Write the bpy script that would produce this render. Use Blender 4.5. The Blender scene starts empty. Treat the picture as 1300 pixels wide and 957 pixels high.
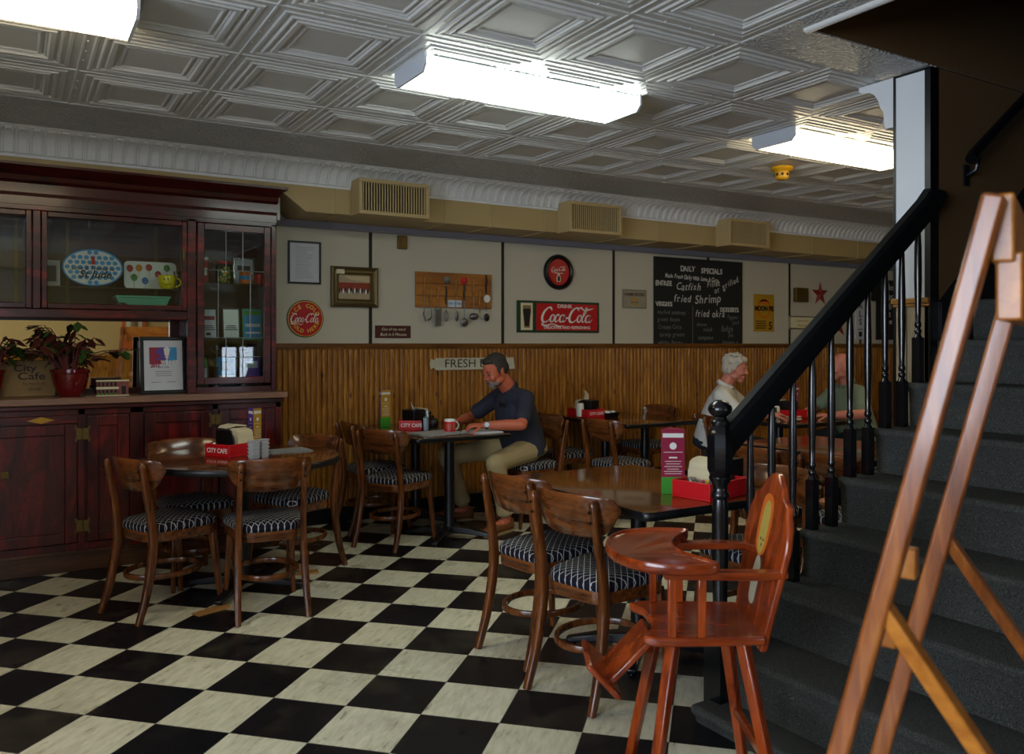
import bpy, bmesh, math, random
from mathutils import Vector, Matrix, Euler, Quaternion
PI = math.pi
R = math.radians
scene = bpy.context.scene
COL = scene.collection
rnd = random.Random(7)

# ------------------------------------------------------------------ colours and materials
def hx(h, a=1.0):
    h = h.lstrip('#')
    out = []
    for i in (0, 2, 4):
        c = int(h[i:i+2], 16) / 255.0
        out.append(c / 12.92 if c <= 0.04045 else ((c + 0.055) / 1.055) ** 2.4)
    return (out[0], out[1], out[2], a)

class NT:
    """small node-tree builder around one Principled material"""
    def __init__(self, name, rough=0.5, metal=0.0, spec=0.5, coat=0.0, trans=0.0, ior=1.45):
        self.m = bpy.data.materials.new(name)
        self.m.use_nodes = True
        self.t = self.m.node_tree
        self.N = self.t.nodes
        self.L = self.t.links
        self.b = self.N.get('Principled BSDF')
        self.b.inputs['Roughness'].default_value = rough
        self.b.inputs['Metallic'].default_value = metal
        self.b.inputs['Specular IOR Level'].default_value = spec
        self.b.inputs['Coat Weight'].default_value = coat
        self.b.inputs['Coat Roughness'].default_value = 0.12
        self.b.inputs['Transmission Weight'].default_value = trans
        self.b.inputs['IOR'].default_value = ior
        self._tc = None
    def put(self, sock, v):
        if isinstance(v, bpy.types.NodeSocket):
            self.L.new(v, sock)
        else:
            sock.default_value = v
    def co(self):
        if self._tc is None:
            self._tc = self.N.new('ShaderNodeTexCoord')
        return self._tc.outputs['Object']
    def mp(self, scale=(1, 1, 1), loc=(0, 0, 0), rot=(0, 0, 0), v=None):
        n = self.N.new('ShaderNodeMapping')
        self.L.new(v or self.co(), n.inputs[0])
        n.inputs['Location'].default_value = loc
        n.inputs['Rotation'].default_value = rot
        n.inputs['Scale'].default_value = scale
        return n.outputs[0]
    def noise(self, scale, v=None, detail=4, rough=0.55, dist=0.0):
        n = self.N.new('ShaderNodeTexNoise')
        self.L.new(v or self.co(), n.inputs['Vector'])
        n.inputs['Scale'].default_value = scale
        n.inputs['Detail'].default_value = detail
        n.inputs['Roughness'].default_value = rough
        n.inputs['Distortion'].default_value = dist
        return n.outputs[0]
    def vor(self, scale, v=None, out='Distance', feature='F1'):
        n = self.N.new('ShaderNodeTexVoronoi')
        n.feature = feature
        self.L.new(v or self.co(), n.inputs['Vector'])
        n.inputs['Scale'].default_value = scale
        return n.outputs[out]
    def white(self, v):
        n = self.N.new('ShaderNodeTexWhiteNoise')
        n.noise_dimensions = '1D'
        self.L.new(v, n.inputs['W'])
        return n.outputs['Value']
    def ma(self, op, a, b=0.0, c=0.0, clamp=False):
        n = self.N.new('ShaderNodeMath'); n.operation = op; n.use_clamp = clamp
        self.put(n.inputs[0], a); self.put(n.inputs[1], b); self.put(n.inputs[2], c)
        return n.outputs[0]
    def sep(self, v=None):
        n = self.N.new('ShaderNodeSeparateXYZ')
        self.L.new(v or self.co(), n.inputs[0])
        return n.outputs
    def comb(self, x, y, z):
        n = self.N.new('ShaderNodeCombineXYZ')
        self.put(n.inputs[0], x); self.put(n.inputs[1], y); self.put(n.inputs[2], z)
        return n.outputs[0]
    def ramp(self, f, stops, interp='LINEAR'):
        n = self.N.new('ShaderNodeValToRGB')
        n.color_ramp.interpolation = interp
        e = n.color_ramp.elements
        while len(e) < len(stops):
            e.new(0.5)
        for i, (p, c) in enumerate(stops):
            e[i].position = p
            e[i].color = c if not isinstance(c, str) else hx(c)
        self.put(n.inputs[0], f)
        return n.outputs[0]
    def mix(self, f, a, b, mode='MIX'):
        n = self.N.new('ShaderNodeMix'); n.data_type = 'RGBA'; n.blend_type = mode
        self.put(n.inputs[0], f)
        self.put(n.inputs[6], hx(a) if isinstance(a, str) else a)
        self.put(n.inputs[7], hx(b) if isinstance(b, str) else b)
        return n.outputs[2]
    def bump(self, h, strength=0.3, dist=0.01):
        n = self.N.new('ShaderNodeBump')
        n.inputs['Strength'].default_value = strength
        n.inputs['Distance'].default_value = dist
        self.L.new(h, n.inputs['Height'])
        self.L.new(n.outputs[0], self.b.inputs['Normal'])
    def col(self, c):
        self.put(self.b.inputs['Base Color'], hx(c) if isinstance(c, str) else c)
        return self
    def rough(self, r):
        self.put(self.b.inputs['Roughness'], r)
        return self

def plain(name, c, rough=0.5, metal=0.0, spec=0.5, coat=0.0, var=0.12, vs=18, bump=0.0, bs=120):
    n = NT(name, rough, metal, spec, coat)
    base = hx(c) if isinstance(c, str) else c
    dark = (base[0]*(1-var), base[1]*(1-var), base[2]*(1-var), 1)
    n.col(n.mix(n.noise(vs), dark, base))
    if bump:
        n.bump(n.noise(bs, detail=2), bump, 0.003)
    return n.m

def wood(name, dark, light, axis='x', scale=30, stretch=10, rough=0.3, coat=0.3, spec=0.5, bump=0.05):
    n = NT(name, rough, 0, spec, coat)
    s = {'x': (1.0/stretch, 1, 1), 'y': (1, 1.0/stretch, 1), 'z': (1, 1, 1.0/stretch)}[axis]
    v = n.mp(scale=s)
    a = n.noise(scale, v, 5, 0.6, 0.6)
    b = n.noise(scale*4, v, 3, 0.5)
    f = n.ma('ADD', n.ma('MULTIPLY', a, 0.75), n.ma('MULTIPLY', b, 0.25))
    n.col(n.ramp(f, [(0.34, dark), (0.66, light)]))
    if bump:
        n.bump(f, bump, 0.002)
    return n.m

def emit(name, c, strength):
    m = bpy.data.materials.new(name); m.use_nodes = True
    b = m.node_tree.nodes['Principled BSDF']
    b.inputs['Base Color'].default_value = (0.8, 0.8, 0.8, 1)
    b.inputs['Emission Color'].default_value = hx(c)
    b.inputs['Emission Strength'].default_value = strength
    b.inputs['Roughness'].default_value = 0.4
    return m

def glass(name, tint='#ffffff', rough=0.0, mixf=0.12):
    # thin pane: mostly see-through with a mirror-like film
    m = bpy.data.materials.new(name); m.use_nodes = True
    t = m.node_tree; t.nodes.clear()
    o = t.nodes.new('ShaderNodeOutputMaterial')
    tr = t.nodes.new('ShaderNodeBsdfTransparent'); tr.inputs[0].default_value = hx(tint)
    gl = t.nodes.new('ShaderNodeBsdfGlossy'); gl.inputs['Roughness'].default_value = rough
    fr = t.nodes.new('ShaderNodeFresnel'); fr.inputs[0].default_value = 1.5
    ad = t.nodes.new('ShaderNodeMath'); ad.operation = 'ADD'; ad.inputs[1].default_value = mixf
    mx = t.nodes.new('ShaderNodeMixShader')
    t.links.new(fr.outputs[0], ad.inputs[0]); t.links.new(ad.outputs[0], mx.inputs[0])
    t.links.new(tr.outputs[0], mx.inputs[1]); t.links.new(gl.outputs[0], mx.inputs[2])
    t.links.new(mx.outputs[0], o.inputs[0])
    return m

# ------------------------------------------------------------------ mesh builder
class MB:
    def __init__(self):
        self.v = []; self.f = []; self.mi = []; self.T = Matrix.Identity(4); self.cur = 0
    def mat(self, i):
        self.cur = i; return self
    def tf(self, M=None):
        self.T = M if M is not None else Matrix.Identity(4); return self
    def add(self, vs, fs):
        o = len(self.v)
        T = self.T
        self.v += [tuple(T @ Vector(p)) for p in vs]
        for f in fs:
            self.f.append(tuple(i + o for i in f)); self.mi.append(self.cur)
        return self
    def box(self, x0, x1, y0, y1, z0, z1):
        vs = [(x0,y0,z0),(x1,y0,z0),(x1,y1,z0),(x0,y1,z0),(x0,y0,z1),(x1,y0,z1),(x1,y1,z1),(x0,y1,z1)]
        return self.add(vs, [(3,2,1,0),(4,5,6,7),(0,1,5,4),(1,2,6,5),(2,3,7,6),(3,0,4,7)])
    def cbox(self, c, s, rot=None):
        old = self.T
        M = Matrix.Translation(c)
        if rot is not None:
            M = M @ Euler(rot).to_matrix().to_4x4()
        self.T = old @ M
        self.box(-s[0]/2, s[0]/2, -s[1]/2, s[1]/2, -s[2]/2, s[2]/2)
        self.T = old
        return self
    def bar(self, a, b, w, h=None, w2=None, h2=None, up=(0, 0, 1)):
        """tapering rectangular bar from a to b"""
        h = h or w; w2 = w2 or w; h2 = h2 or h
        a = Vector(a); b = Vector(b); d = (b - a).normalized()
        u = Vector(up)
        if abs(d.dot(u)) > 0.98: u = Vector((1, 0, 0))
        s = d.cross(u).normalized(); t = s.cross(d).normalized()
        vs = []
        for p, ww, hh in ((a, w, h), (b, w2, h2)):
            for i, j in ((-1,-1),(1,-1),(1,1),(-1,1)):
                vs.append(p + s*ww/2*i + t*hh/2*j)
        return self.add(vs, [(0,1,2,3),(7,6,5,4),(0,4,5,1),(1,5,6,2),(2,6,7,3),(3,7,4,0)])
    def rings(self, rs, closed=True, cap=True, loop=False):
        n = len(rs[0]); vs = [p for r in rs for p in r]; fs = []
        m = len(rs)
        for i in range(m if loop else m-1):
            i2 = (i+1) % m
            for j in range(n if closed else n-1):
                k = (j+1) % n
                fs.append((i*n+j, i*n+k, i2*n+k, i2*n+j))
        if cap and closed and not loop:
            fs.append(tuple(reversed(range(n)))); fs.append(tuple((m-1)*n+j for j in range(n)))
        return self.add(vs, fs)
    def lathe(self, prof, n=16, c=(0,0,0), sy=1.0, a0=0.0, ringed=False):
        rs = []
        for r, z in prof:
            rs.append([(c[0]+max(r,1e-4)*math.cos(a0+2*PI*j/n), c[1]+sy*max(r,1e-4)*math.sin(a0+2*PI*j/n), c[2]+z) for j in range(n)])
        return self.rings(rs, loop=ringed)
    def cyl(self, a, b, r, r2=None, n=12):
        return self.tube([a, b], [r, r if r2 is None else r2], n)
    def tube(self, pts, rad, n=8, loop=False, flat=1.0, up=None):
        pts = [Vector(p) for p in pts]; m = len(pts)
        if not isinstance(rad, (list, tuple)): rad = [rad]*m
        prev = None; rs = []
        for i, p in enumerate(pts):
            if loop: d = pts[(i+1) % m] - pts[i-1]
            elif i == 0: d = pts[1]-pts[0]
            elif i == m-1: d = pts[-1]-pts[-2]
            else: d = pts[i+1]-pts[i-1]
            d.normalize()
            if up is not None: u = Vector(up)
            elif prev is None:
                u = Vector((0,0,1)) if abs(d.z) < 0.9 else Vector((1,0,0))
            else: u = prev
            s = d.cross(u)
            if s.length < 1e-6: s = d.cross(Vector((1,0.2,0)))
            s.normalize(); t = s.cross(d).normalized(); prev = t
            rs.append([p + s*rad[i]*math.cos(2*PI*j/n) + t*rad[i]*flat*math.sin(2*PI*j/n) for j in range(n)])
        return self.rings(rs, loop=loop)
    def sweep(self, prof, pts, up=(0,0,1), loop=False):
        """profile points (side, up) carried along pts"""
        pts = [Vector(p) for p in pts]; m = len(pts); rs = []
        for i, p in enumerate(pts):
            if loop: d = pts[(i+1) % m] - pts[i-1]
            elif i == 0: d = pts[1]-pts[0]
            elif i == m-1: d = pts[-1]-pts[-2]
            else: d = pts[i+1]-pts[i-1]
            d.normalize(); s = d.cross(Vector(up)).normalized(); t = s.cross(d).normalized()
            rs.append([p + s*a + t*b for a, b in prof])
        return self.rings(rs, loop=loop)
    def prism(self, poly, z0, z1):
        n = len(poly)
        vs = [(x,y,z0) for x,y in poly] + [(x,y,z1) for x,y in poly]
        fs = [tuple(reversed(range(n))), tuple(range(n, 2*n))]
        for i in range(n):
            j = (i+1) % n
            fs.append((i, j, n+j, n+i))
        return self.add(vs, fs)
    def ball(self, c, r, n=14, m=9, rot=None):
        if not isinstance(r, (tuple, list)): r = (r, r, r)
        q = Euler(rot).to_matrix() if rot is not None else None
        rs = []
        for i in range(m+1):
            a = -PI/2 + PI*i/m
            ring = []
            for j in range(n):
                b = 2*PI*j/n
                p = Vector((r[0]*max(math.cos(a),0.01)*math.cos(b), r[1]*max(math.cos(a),0.01)*math.sin(b), r[2]*math.sin(a)))
                if q: p = q @ p
                ring.append(Vector(c)+p)
            rs.append(ring)
        return self.rings(rs)
    def cap(self, a, b, ra, rb=None, n=14):
        """round-ended tapering limb"""
        rb = ra if rb is None else rb
        a = Vector(a); b = Vector(b); d = b-a; L = d.length
        if L < 1e-6: return self.ball(a, ra)
        d /= L; pts = []; rad = []
        for k in range(5):
            t = PI/2*(1-k/4.0); pts.append(a - d*ra*math.sin(t)); rad.append(max(ra*math.cos(t), 1e-4))
        for k in range(5):
            t = PI/2*k/4.0; pts.append(b + d*rb*math.sin(t)); rad.append(max(rb*math.cos(t), 1e-4))
        return self.tube(pts, rad, n)
    def text(self, s, size, M, al='CENTER', ext=0.0005, shear=0.0, bold=0.0, sx=1.0, valign='CENTER'):
        cu = bpy.data.curves.new('t', 'FONT'); cu.body = s; cu.size = size; cu.align_x = al; cu.align_y = valign
        cu.extrude = ext; cu.shear = shear; cu.offset = bold; cu.resolution_u = 3
        ob = bpy.data.objects.new('t', cu); COL.objects.link(ob)
        dg = bpy.context.evaluated_depsgraph_get(); dg.update()
        me = bpy.data.meshes.new_from_object(ob.evaluated_get(dg))
        old = self.T
        self.T = old @ M @ Matrix.Diagonal((sx,1,1,1))
        self.add([tuple(v.co) for v in me.vertices], [tuple(p.vertices) for p in me.polygons])
        self.T = old
        bpy.data.objects.remove(ob); bpy.data.curves.remove(cu); bpy.data.meshes.remove(me)
        return self
    def build(self, name, mats, parent=None, bevel=0.0, seg=2, smooth=True, loc=(0,0,0), rot=(0,0,0), sub=0, ang=38, solid=0.0):
        me = bpy.data.meshes.new(name)
        me.from_pydata(self.v, [], self.f)
        if not isinstance(mats, (list, tuple)): mats = [mats]
        for m in mats: me.materials.append(m)
        me.polygons.foreach_set('material_index', self.mi)
        me.update()
        bm = bmesh.new(); bm.from_mesh(me)
        bmesh.ops.recalc_face_normals(bm, faces=bm.faces)
        lim = R(ang)
        for e in bm.edges:
            if len(e.link_faces) == 2:
                try:
                    if e.calc_face_angle() > lim: e.smooth = False
                except ValueError: pass
        for f in bm.faces: f.smooth = smooth
        bm.to_mesh(me); bm.free()
        o = bpy.data.objects.new(name, me); COL.objects.link(o)
        o.location = loc; o.rotation_euler = rot
        if parent is not None: o.parent = parent
        if bevel:
            b = o.modifiers.new('bevel', 'BEVEL'); b.width = bevel; b.segments = seg; b.limit_method = 'ANGLE'; b.angle_limit = R(40)
            b.harden_normals = False
        if sub:
            s = o.modifiers.new('sub', 'SUBSURF'); s.levels = sub; s.render_levels = sub
        if solid:
            s = o.modifiers.new('solid', 'SOLIDIFY'); s.thickness = solid; s.offset = 0
        return o

def tag(o, label=None, cat=None, group=None, kind=None):
    if label: o['label'] = label
    if cat: o['category'] = cat
    if group: o['group'] = group
    if kind: o['kind'] = kind
    return o
def thing(name, label, cat, loc=(0,0,0), rz=0.0, group=None):
    o = bpy.data.objects.new(name, None); COL.objects.link(o)
    o.empty_display_size = 0.1
    o.location = loc; o.rotation_euler = (0, 0, rz)
    return tag(o, label, cat, group)
def kids(o):
    return [c for c in bpy.data.objects if c.parent == o]
def dup(root, loc, rz=0.0, label=None, group=None):
    r = root.copy(); COL.objects.link(r); r.location = loc; r.rotation_euler = (0, 0, rz)
    if label: r['label'] = label
    if group: r['group'] = group
    for ch in KIDS(root):
        c = ch.copy(); COL.objects.link(c); c.parent = r
        for g in KIDS(ch):
            d = g.copy(); COL.objects.link(d); d.parent = c
    return r
_kc = {}
def KIDS(o):
    if o.name not in _kc: _kc[o.name] = kids(o)
    return _kc[o.name]
def struct(o): return tag(o, kind='structure')
FACE_S = Matrix.Rotation(PI/2, 4, 'X')          # text plane standing up, read from -Y
def T(x, y, z): return Matrix.Translation((x, y, z))
def RZ(a): return Matrix.Rotation(a, 4, 'Z')
def RX(a): return Matrix.Rotation(a, 4, 'X')
def RY(a): return Matrix.Rotation(a, 4, 'Y')
def catmull(P, n=6, loop=False):
    P = [Vector(p) for p in P]; out = []; m = len(P)
    rng = range(m) if loop else range(m-1)
    for i in rng:
        p0 = P[i-1] if (loop or i > 0) else P[0]; p1 = P[i]; p2 = P[(i+1) % m]
        p3 = P[(i+2) % m] if (loop or i+2 < m) else P[-1]
        for k in range(n):
            t = k/n
            out.append(0.5*((2*p1)+(-p0+p2)*t+(2*p0-5*p1+4*p2-p3)*t*t+(-p0+3*p1-3*p2+p3)*t**3))
    if not loop: out.append(P[-1])
    return out
# ------------------------------------------------------------------ materials
def mk_floor():
    n = NT('checker_vinyl', 0.32, 0, 0.45)
    s = n.sep()
    x = n.ma('SUBTRACT', s[0], 1.320); y = n.ma('SUBTRACT', s[1], 3.701)
    k = 0.70711/0.3048
    u = n.ma('MULTIPLY', n.ma('SUBTRACT', x, y), k); v = n.ma('MULTIPLY', n.ma('ADD', x, y), k)
    fu = n.ma('FLOOR', u); fv = n.ma('FLOOR', v)
    par = n.ma('PINGPONG', n.ma('ADD', fu, fv), 1.0)
    # streaks run along one tile axis
    vec = n.comb(n.ma('MULTIPLY', u, 1.0), n.ma('MULTIPLY', v, 0.22), n.ma('MULTIPLY', n.white(n.ma('ADD', n.ma('MULTIPLY', fu, 13.1), fv)), 9.0))
    st = n.noise(13, vec, 6, 0.62, 0.3)
    light = n.ramp(st, [(0.30, '#8f8b76'), (0.39, '#c6c2a8'), (0.6, '#dad6be'), (0.75, '#e2dec8')])
    tn = n.white(n.ma('ADD', n.ma('MULTIPLY', fu, 7.7), n.ma('MULTIPLY', fv, 3.3)))
    light = n.mix(n.ma('MULTIPLY', tn, 0.25), light, '#b5b08f')
    darkc = n.ramp(st, [(0.3, '#0c0d10'), (0.62, '#141519'), (0.78, '#2b2c30')])
    c = n.mix(par, light, darkc)
    # seams
    du = n.ma('ABSOLUTE', n.ma('SUBTRACT', n.ma('FRACT', u), 0.5)); dv = n.ma('ABSOLUTE', n.ma('SUBTRACT', n.ma('FRACT', v), 0.5))
    seam = n.ma('GREATER_THAN', n.ma('MAXIMUM', du, dv), 0.495)
    c = n.mix(n.ma('MULTIPLY', seam, 0.55), c, '#3a3830')
    # scuffs and worn patches
    sc = n.noise(2.2, None, 5, 0.65)
    c = n.mix(n.ramp(sc, [(0.52, (0,0,0,1)), (0.72, (0.3,0.3,0.3,1))]), c, '#6d6550')
    n.col(c)
    n.rough(n.ramp(n.noise(3.5, None, 4), [(0.3, (0.24,)*3+(1,)), (0.7, (0.42,)*3+(1,))]))
    n.bump(n.noise(60, None, 2), 0.04, 0.002)
    return n.m
def mk_lattice():
    n = NT('lattice_upholstery', 0.85, 0, 0.2)
    s = n.sep()
    w = n.ma('MULTIPLY', n.ma('SUBTRACT', n.noise(32, None, 2), 0.5), 0.005)
    a = n.ma('ADD', n.ma('MULTIPLY', n.ma('ADD', s[0], w), 27), n.ma('MULTIPLY', s[1], 31))
    b = n.ma('SUBTRACT', n.ma('MULTIPLY', n.ma('ADD', s[0], w), 27), n.ma('MULTIPLY', n.ma('ADD', s[1], w), 31))
    da = n.ma('ABSOLUTE', n.ma('SUBTRACT', n.ma('FRACT', a), 0.5)); db = n.ma('ABSOLUTE', n.ma('SUBTRACT', n.ma('FRACT', b), 0.5))
    line = n.ma('GREATER_THAN', n.ma('MAXIMUM', da, db), 0.452)
    n.col(n.mix(line, n.mix(n.noise(80), '#0d0d1a', '#171728'), '#b4b1a8'))
    n.bump(n.noise(300, None, 2), 0.3, 0.001)
    return n.m
def mk_beadboard():
    n = NT('knotty_pine_boards', 0.4, 0, 0.4, 0.15)
    s = n.sep()
    sl = n.ma('FLOOR', n.ma('DIVIDE', s[0], 0.0435))
    wv = n.white(sl)
    v = n.comb(n.ma('ADD', s[0], n.ma('MULTIPLY', wv, 7.0)), s[1], n.ma('ADD', n.ma('MULTIPLY', s[2], 0.12), n.ma('MULTIPLY', wv, 5.0)))
    g = n.noise(34, v, 5, 0.6, 0.8)
    c = n.ramp(g, [(0.3, '#653a0d'), (0.5, '#a0671c'), (0.7, '#c98f38')])
    c = n.mix(n.ma('MULTIPLY', wv, 0.6), c, n.mix(0.5, '#86501a', '#6d4212'))
    # knots
    kv = n.comb(n.ma('MULTIPLY', s[0], 1.0), 0.0, n.ma('ADD', n.ma('MULTIPLY', s[2], 0.45), n.ma('MULTIPLY', wv, 3.0)))
    kd = n.vor(9, kv)
    c = n.mix(n.ramp(kd, [(0.06, (0.9,)*3+(1,)), (0.13, (0,0,0,1))]), c, '#2a1405')
    n.col(c)
    n.bump(g, 0.12, 0.003)
    return n.m
def mk_mahogany(name='red_mahogany', a='#160302', b='#741510', axis='z'):
    n = NT(name, 0.28, 0, 0.5, 0.25)
    s = {'z': (1, 1, 0.25), 'x': (0.25, 1, 1)}[axis]
    v = n.mp(scale=s)
    g = n.noise(9, v, 6, 0.65, 1.2)
    h = n.noise(70, v, 3, 0.5)
    f = n.ma('ADD', n.ma('MULTIPLY', g, 0.8), n.ma('MULTIPLY', h, 0.2))
    n.col(n.ramp(f, [(0.36, a), (0.52, '#430b08'), (0.68, b)]))
    n.bump(h, 0.05, 0.002)
    return n.m
def mk_ceiling():
    n = NT('painted_tin', 0.33, 0.0, 0.6, 0.0)
    n.col(n.mix(n.noise(5, None, 3), '#cacac8', '#d6d6d3'))
    n.bump(n.noise(14, None, 3), 0.15, 0.01)
    return n.m
def mk_stipple():
    n = NT('stippled_tin', 0.36, 0.0, 0.6)
    n.col(n.mix(n.noise(5, None, 3), '#b4b4b2', '#c2c2c0'))
    d = n.vor(48, None)
    n.bump(n.ramp(d, [(0.2, (1,1,1,1)), (0.6, (0,0,0,1))]), 1.0, 0.012)
    return n.m
def mk_carpet():
    n = NT('charcoal_carpet', 0.95, 0, 0.1)
    a = n.noise(420, None, 2, 0.7); b = n.noise(6, None, 4)
    c = n.ramp(a, [(0.3, '#1c1d1c'), (0.5, '#3b3c39'), (0.72, '#80817a')])
    n.col(n.mix(n.ma('MULTIPLY', b, 0.35), c, '#2b2b28'))
    n.bump(a, 0.8, 0.006)
    return n.m
def mk_easel_wood():
    n = NT('varnished_easel_wood', 0.28, 0, 0.5, 0.4)
    v = n.mp(scale=(1, 1, 0.12))
    g = n.noise(40, v, 5, 0.6, 0.5)
    n.col(n.ramp(g, [(0.3, '#602e0b'), (0.55, '#8c4a17'), (0.75, '#ab6a2b')]))
    return n.m
M = {}
M['floor'] = mk_floor(); M['lattice'] = mk_lattice(); M['pine'] = mk_beadboard()
M['mahog'] = mk_mahogany(); M['mahogx'] = mk_mahogany('red_mahogany_rail', '#260403', '#8c1c12', 'x')
M['crown'] = mk_mahogany('dark_mahogany_crown', '#140504', '#3d0f0a', 'x')
M['tin'] = mk_ceiling(); M['stipple'] = mk_stipple(); M['carpet'] = mk_carpet(); M['easel'] = mk_easel_wood()
M['tinwhite'] = plain('white_tin_cornice', '#dcdddc', 0.4, var=0.06, vs=3)
M['panel'] = plain('grey_wall_panel', '#c0bba9', 0.6, var=0.06, vs=2.5, bump=0.05, bs=200)
M['cream'] = plain('cream_plaster', '#c9ab6a', 0.8, var=0.1, vs=2)
M['duct'] = plain('tan_duct_paint', '#b39c6a', 0.5, var=0.08, vs=3)
M['ventm'] = plain('tan_vent_paint', '#b8a070', 0.5, var=0.05)
M['darkhole'] = plain('dark_cavity', '#0b0906', 0.9, var=0.3)
M['track'] = plain('lilac_grey_track', '#8d8b94', 0.5, var=0.05)
M['seam'] = plain('black_seam_strip', '#0f100e', 0.5)
M['brownwall'] = plain('dark_brown_wall', '#6a5030', 0.75, var=0.12, vs=3, bump=0.1, bs=90)
M['whitepaint'] = plain('white_paint', '#d6d8dc', 0.5, var=0.03, vs=4)
M['blackpaint'] = plain('black_gloss_paint', '#0c0e12', 0.22, spec=0.6, coat=0.3, var=0.3, vs=30)
M['blackwood'] = plain('black_worn_wood', '#0d0d11', 0.35, var=0.5, vs=40, bump=0.1, bs=60)
M['railpaint'] = plain('black_rail_paint', '#0a0d10', 0.6, spec=0.22, var=0.3, vs=30)
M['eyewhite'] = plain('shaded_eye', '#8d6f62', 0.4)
M['blackplastic'] = plain('black_plastic', '#0b0c10', 0.35, var=0.2)
M['blackmetal'] = plain('black_iron', '#0a0d14', 0.3, spec=0.6, var=0.2)
M['chairwood'] = wood('chair_walnut', '#2c1206', '#7a431c', 'z', 30, 10, 0.25, 0.35)
M['chairback'] = wood('chair_walnut_ply', '#2e1306', '#7f4720', 'y', 24, 9, 0.2, 0.45)
M['tabletop'] = wood('table_laminate', '#3f210a', '#6f4216', 'x', 16, 8, 0.10, 0.5, bump=0.0)
M['bolt'] = plain('dark_bolt', '#1b1512', 0.35, metal=0.8)
M['highchair'] = wood('red_maple', '#551706', '#a84616', 'x', 16, 6, 0.2, 0.45)
M['highchairz'] = wood('red_maple_upright', '#551706', '#a84616', 'z', 16, 6, 0.22, 0.4)
M['brass'] = plain('aged_brass', '#6f5a2c', 0.4, metal=0.6, var=0.3)
M['silver'] = plain('steel', '#a9adb0', 0.25, metal=0.9, var=0.1)
M['pewter'] = plain('dull_pewter', '#77797a', 0.35, metal=0.8, var=0.25)
M['red'] = plain('red_paint', '#c2121c', 0.35, var=0.08)
M['redenam'] = plain('red_enamel', '#b9161c', 0.3, var=0.06, vs=5)
M['white'] = plain('white_lettering', '#e2e0d8', 0.5, var=0.03)
M['cream_l'] = plain('cream_lettering', '#d9d2b0', 0.5, var=0.03)
M['yellow'] = plain('yellow_lettering', '#e0c53a', 0.5, var=0.03)
M['blackink'] = plain('black_ink', '#141312', 0.6, var=0.05)
M['greyink'] = plain('grey_ink', '#55565a', 0.6)
M['paper'] = plain('white_paper', '#c8ccd4', 0.7, var=0.04)
M['napkin'] = plain('cream_napkin', '#cbbf9c', 0.9, var=0.12, vs=60)
M['green'] = plain('green_print', '#3f9a2c', 0.5)
M['darkgreen'] = plain('dark_green_enamel', '#12381f', 0.4)
M['purple'] = plain('purple_print', '#5a3a98', 0.5)
M['gold'] = plain('ochre_print', '#b98a1e', 0.5)
M['maroon'] = plain('crimson_print', '#8e1538', 0.45)
M['blue'] = plain('blue_print', '#2f8ec4', 0.5)
M['pink'] = plain('pink_print', '#c05a78', 0.5)
M['chalkboard'] = plain('black_chalkboard', '#1b1d1c', 0.8, var=0.35, vs=6)
M['chalk'] = plain('chalk', '#c9c8c0', 0.9, var=0.1, vs=80)
M['chalkfaint'] = plain('faint_chalk', '#77786f', 0.9, var=0.35, vs=90)
M['counter'] = wood('worn_counter_edge', '#6d4c38', '#9a7560', 'x', 12, 8, 0.35, 0.1)
M['mirror'] = NT('mirror_glass', 0.02, 1.0).col('#d8cfc0').m
M['pane'] = glass('cabinet_pane', '#f4f8f6', 0.01, 0.0)
M['drinkglass'] = glass('drinking_glass', '#f6fafc', 0.02, 0.04)
M['lead'] = plain('lead_came', '#8f9596', 0.35, metal=0.7)
M['cedar'] = wood('cedar_plank', '#7a3f12', '#b77a2a', 'x', 9, 6, 0.5, 0.05)
M['skin1'] = plain('ruddy_skin', '#c26648', 0.5, var=0.16, vs=14)
M['skin2'] = plain('pink_skin', '#bd7560', 0.5, var=0.14, vs=14)
M['lip'] = plain('lip', '#8c4438', 0.5)
M['hairgrey'] = plain('salt_pepper_hair', '#3b3530', 0.8, var=0.5, vs=120, bump=0.6, bs=160)
M['beard'] = plain('grey_beard', '#8a7f76', 0.85, var=0.35, vs=120, bump=0.6, bs=160)
M['hairwhite'] = plain('white_hair', '#b6afa2', 0.85, var=0.25, vs=60, bump=0.7, bs=110)
M['shirt_navy'] = plain('navy_shirt_cloth', '#2a2d3c', 0.85, var=0.18, vs=8, bump=0.15, bs=240)
M['shirt_grey'] = plain('pale_grey_shirt_cloth', '#c9c9c4', 0.9, var=0.12, vs=8, bump=0.15, bs=240)
M['shirt_green'] = plain('sage_polo_cloth', '#6f7d66', 0.9, var=0.15, vs=8, bump=0.15, bs=240)
M['khaki'] = plain('khaki_trouser_cloth', '#a8956c', 0.9, var=0.15, vs=9, bump=0.15, bs=240)
M['darkcloth'] = plain('dark_trouser_cloth', '#1d2630', 0.9, var=0.15, vs=9)
M['shoe'] = plain('brown_shoe_leather', '#7a4a22', 0.45, var=0.25, vs=30)
M['sole'] = plain('pale_shoe_sole', '#a88f66', 0.7)
M['terracotta'] = plain('red_glazed_pot', '#6d0d10', 0.15, coat=0.6, var=0.3, vs=6)
M['leafg'] = plain('green_leaf', '#3c5a22', 0.5, var=0.4, vs=30)
M['leafr'] = plain('bronze_leaf', '#5b2620', 0.5, var=0.4, vs=30)
M['stem'] = plain('pink_stem', '#7d3a38', 0.6)
M['soil'] = plain('potting_soil', '#1d120b', 0.95, var=0.4, vs=80)
M['stone'] = plain('tan_stone', '#94784f', 0.85, var=0.3, vs=14, bump=0.3, bs=40)
M['shelfglass'] = glass('glass_shelf', '#9fb5a8', 0.02, 0.10)
M['shim'] = wood('raw_wood_shim', '#8a5a2a', '#b98a4c', 'x', 20, 6, 0.7, 0.0)
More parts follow.
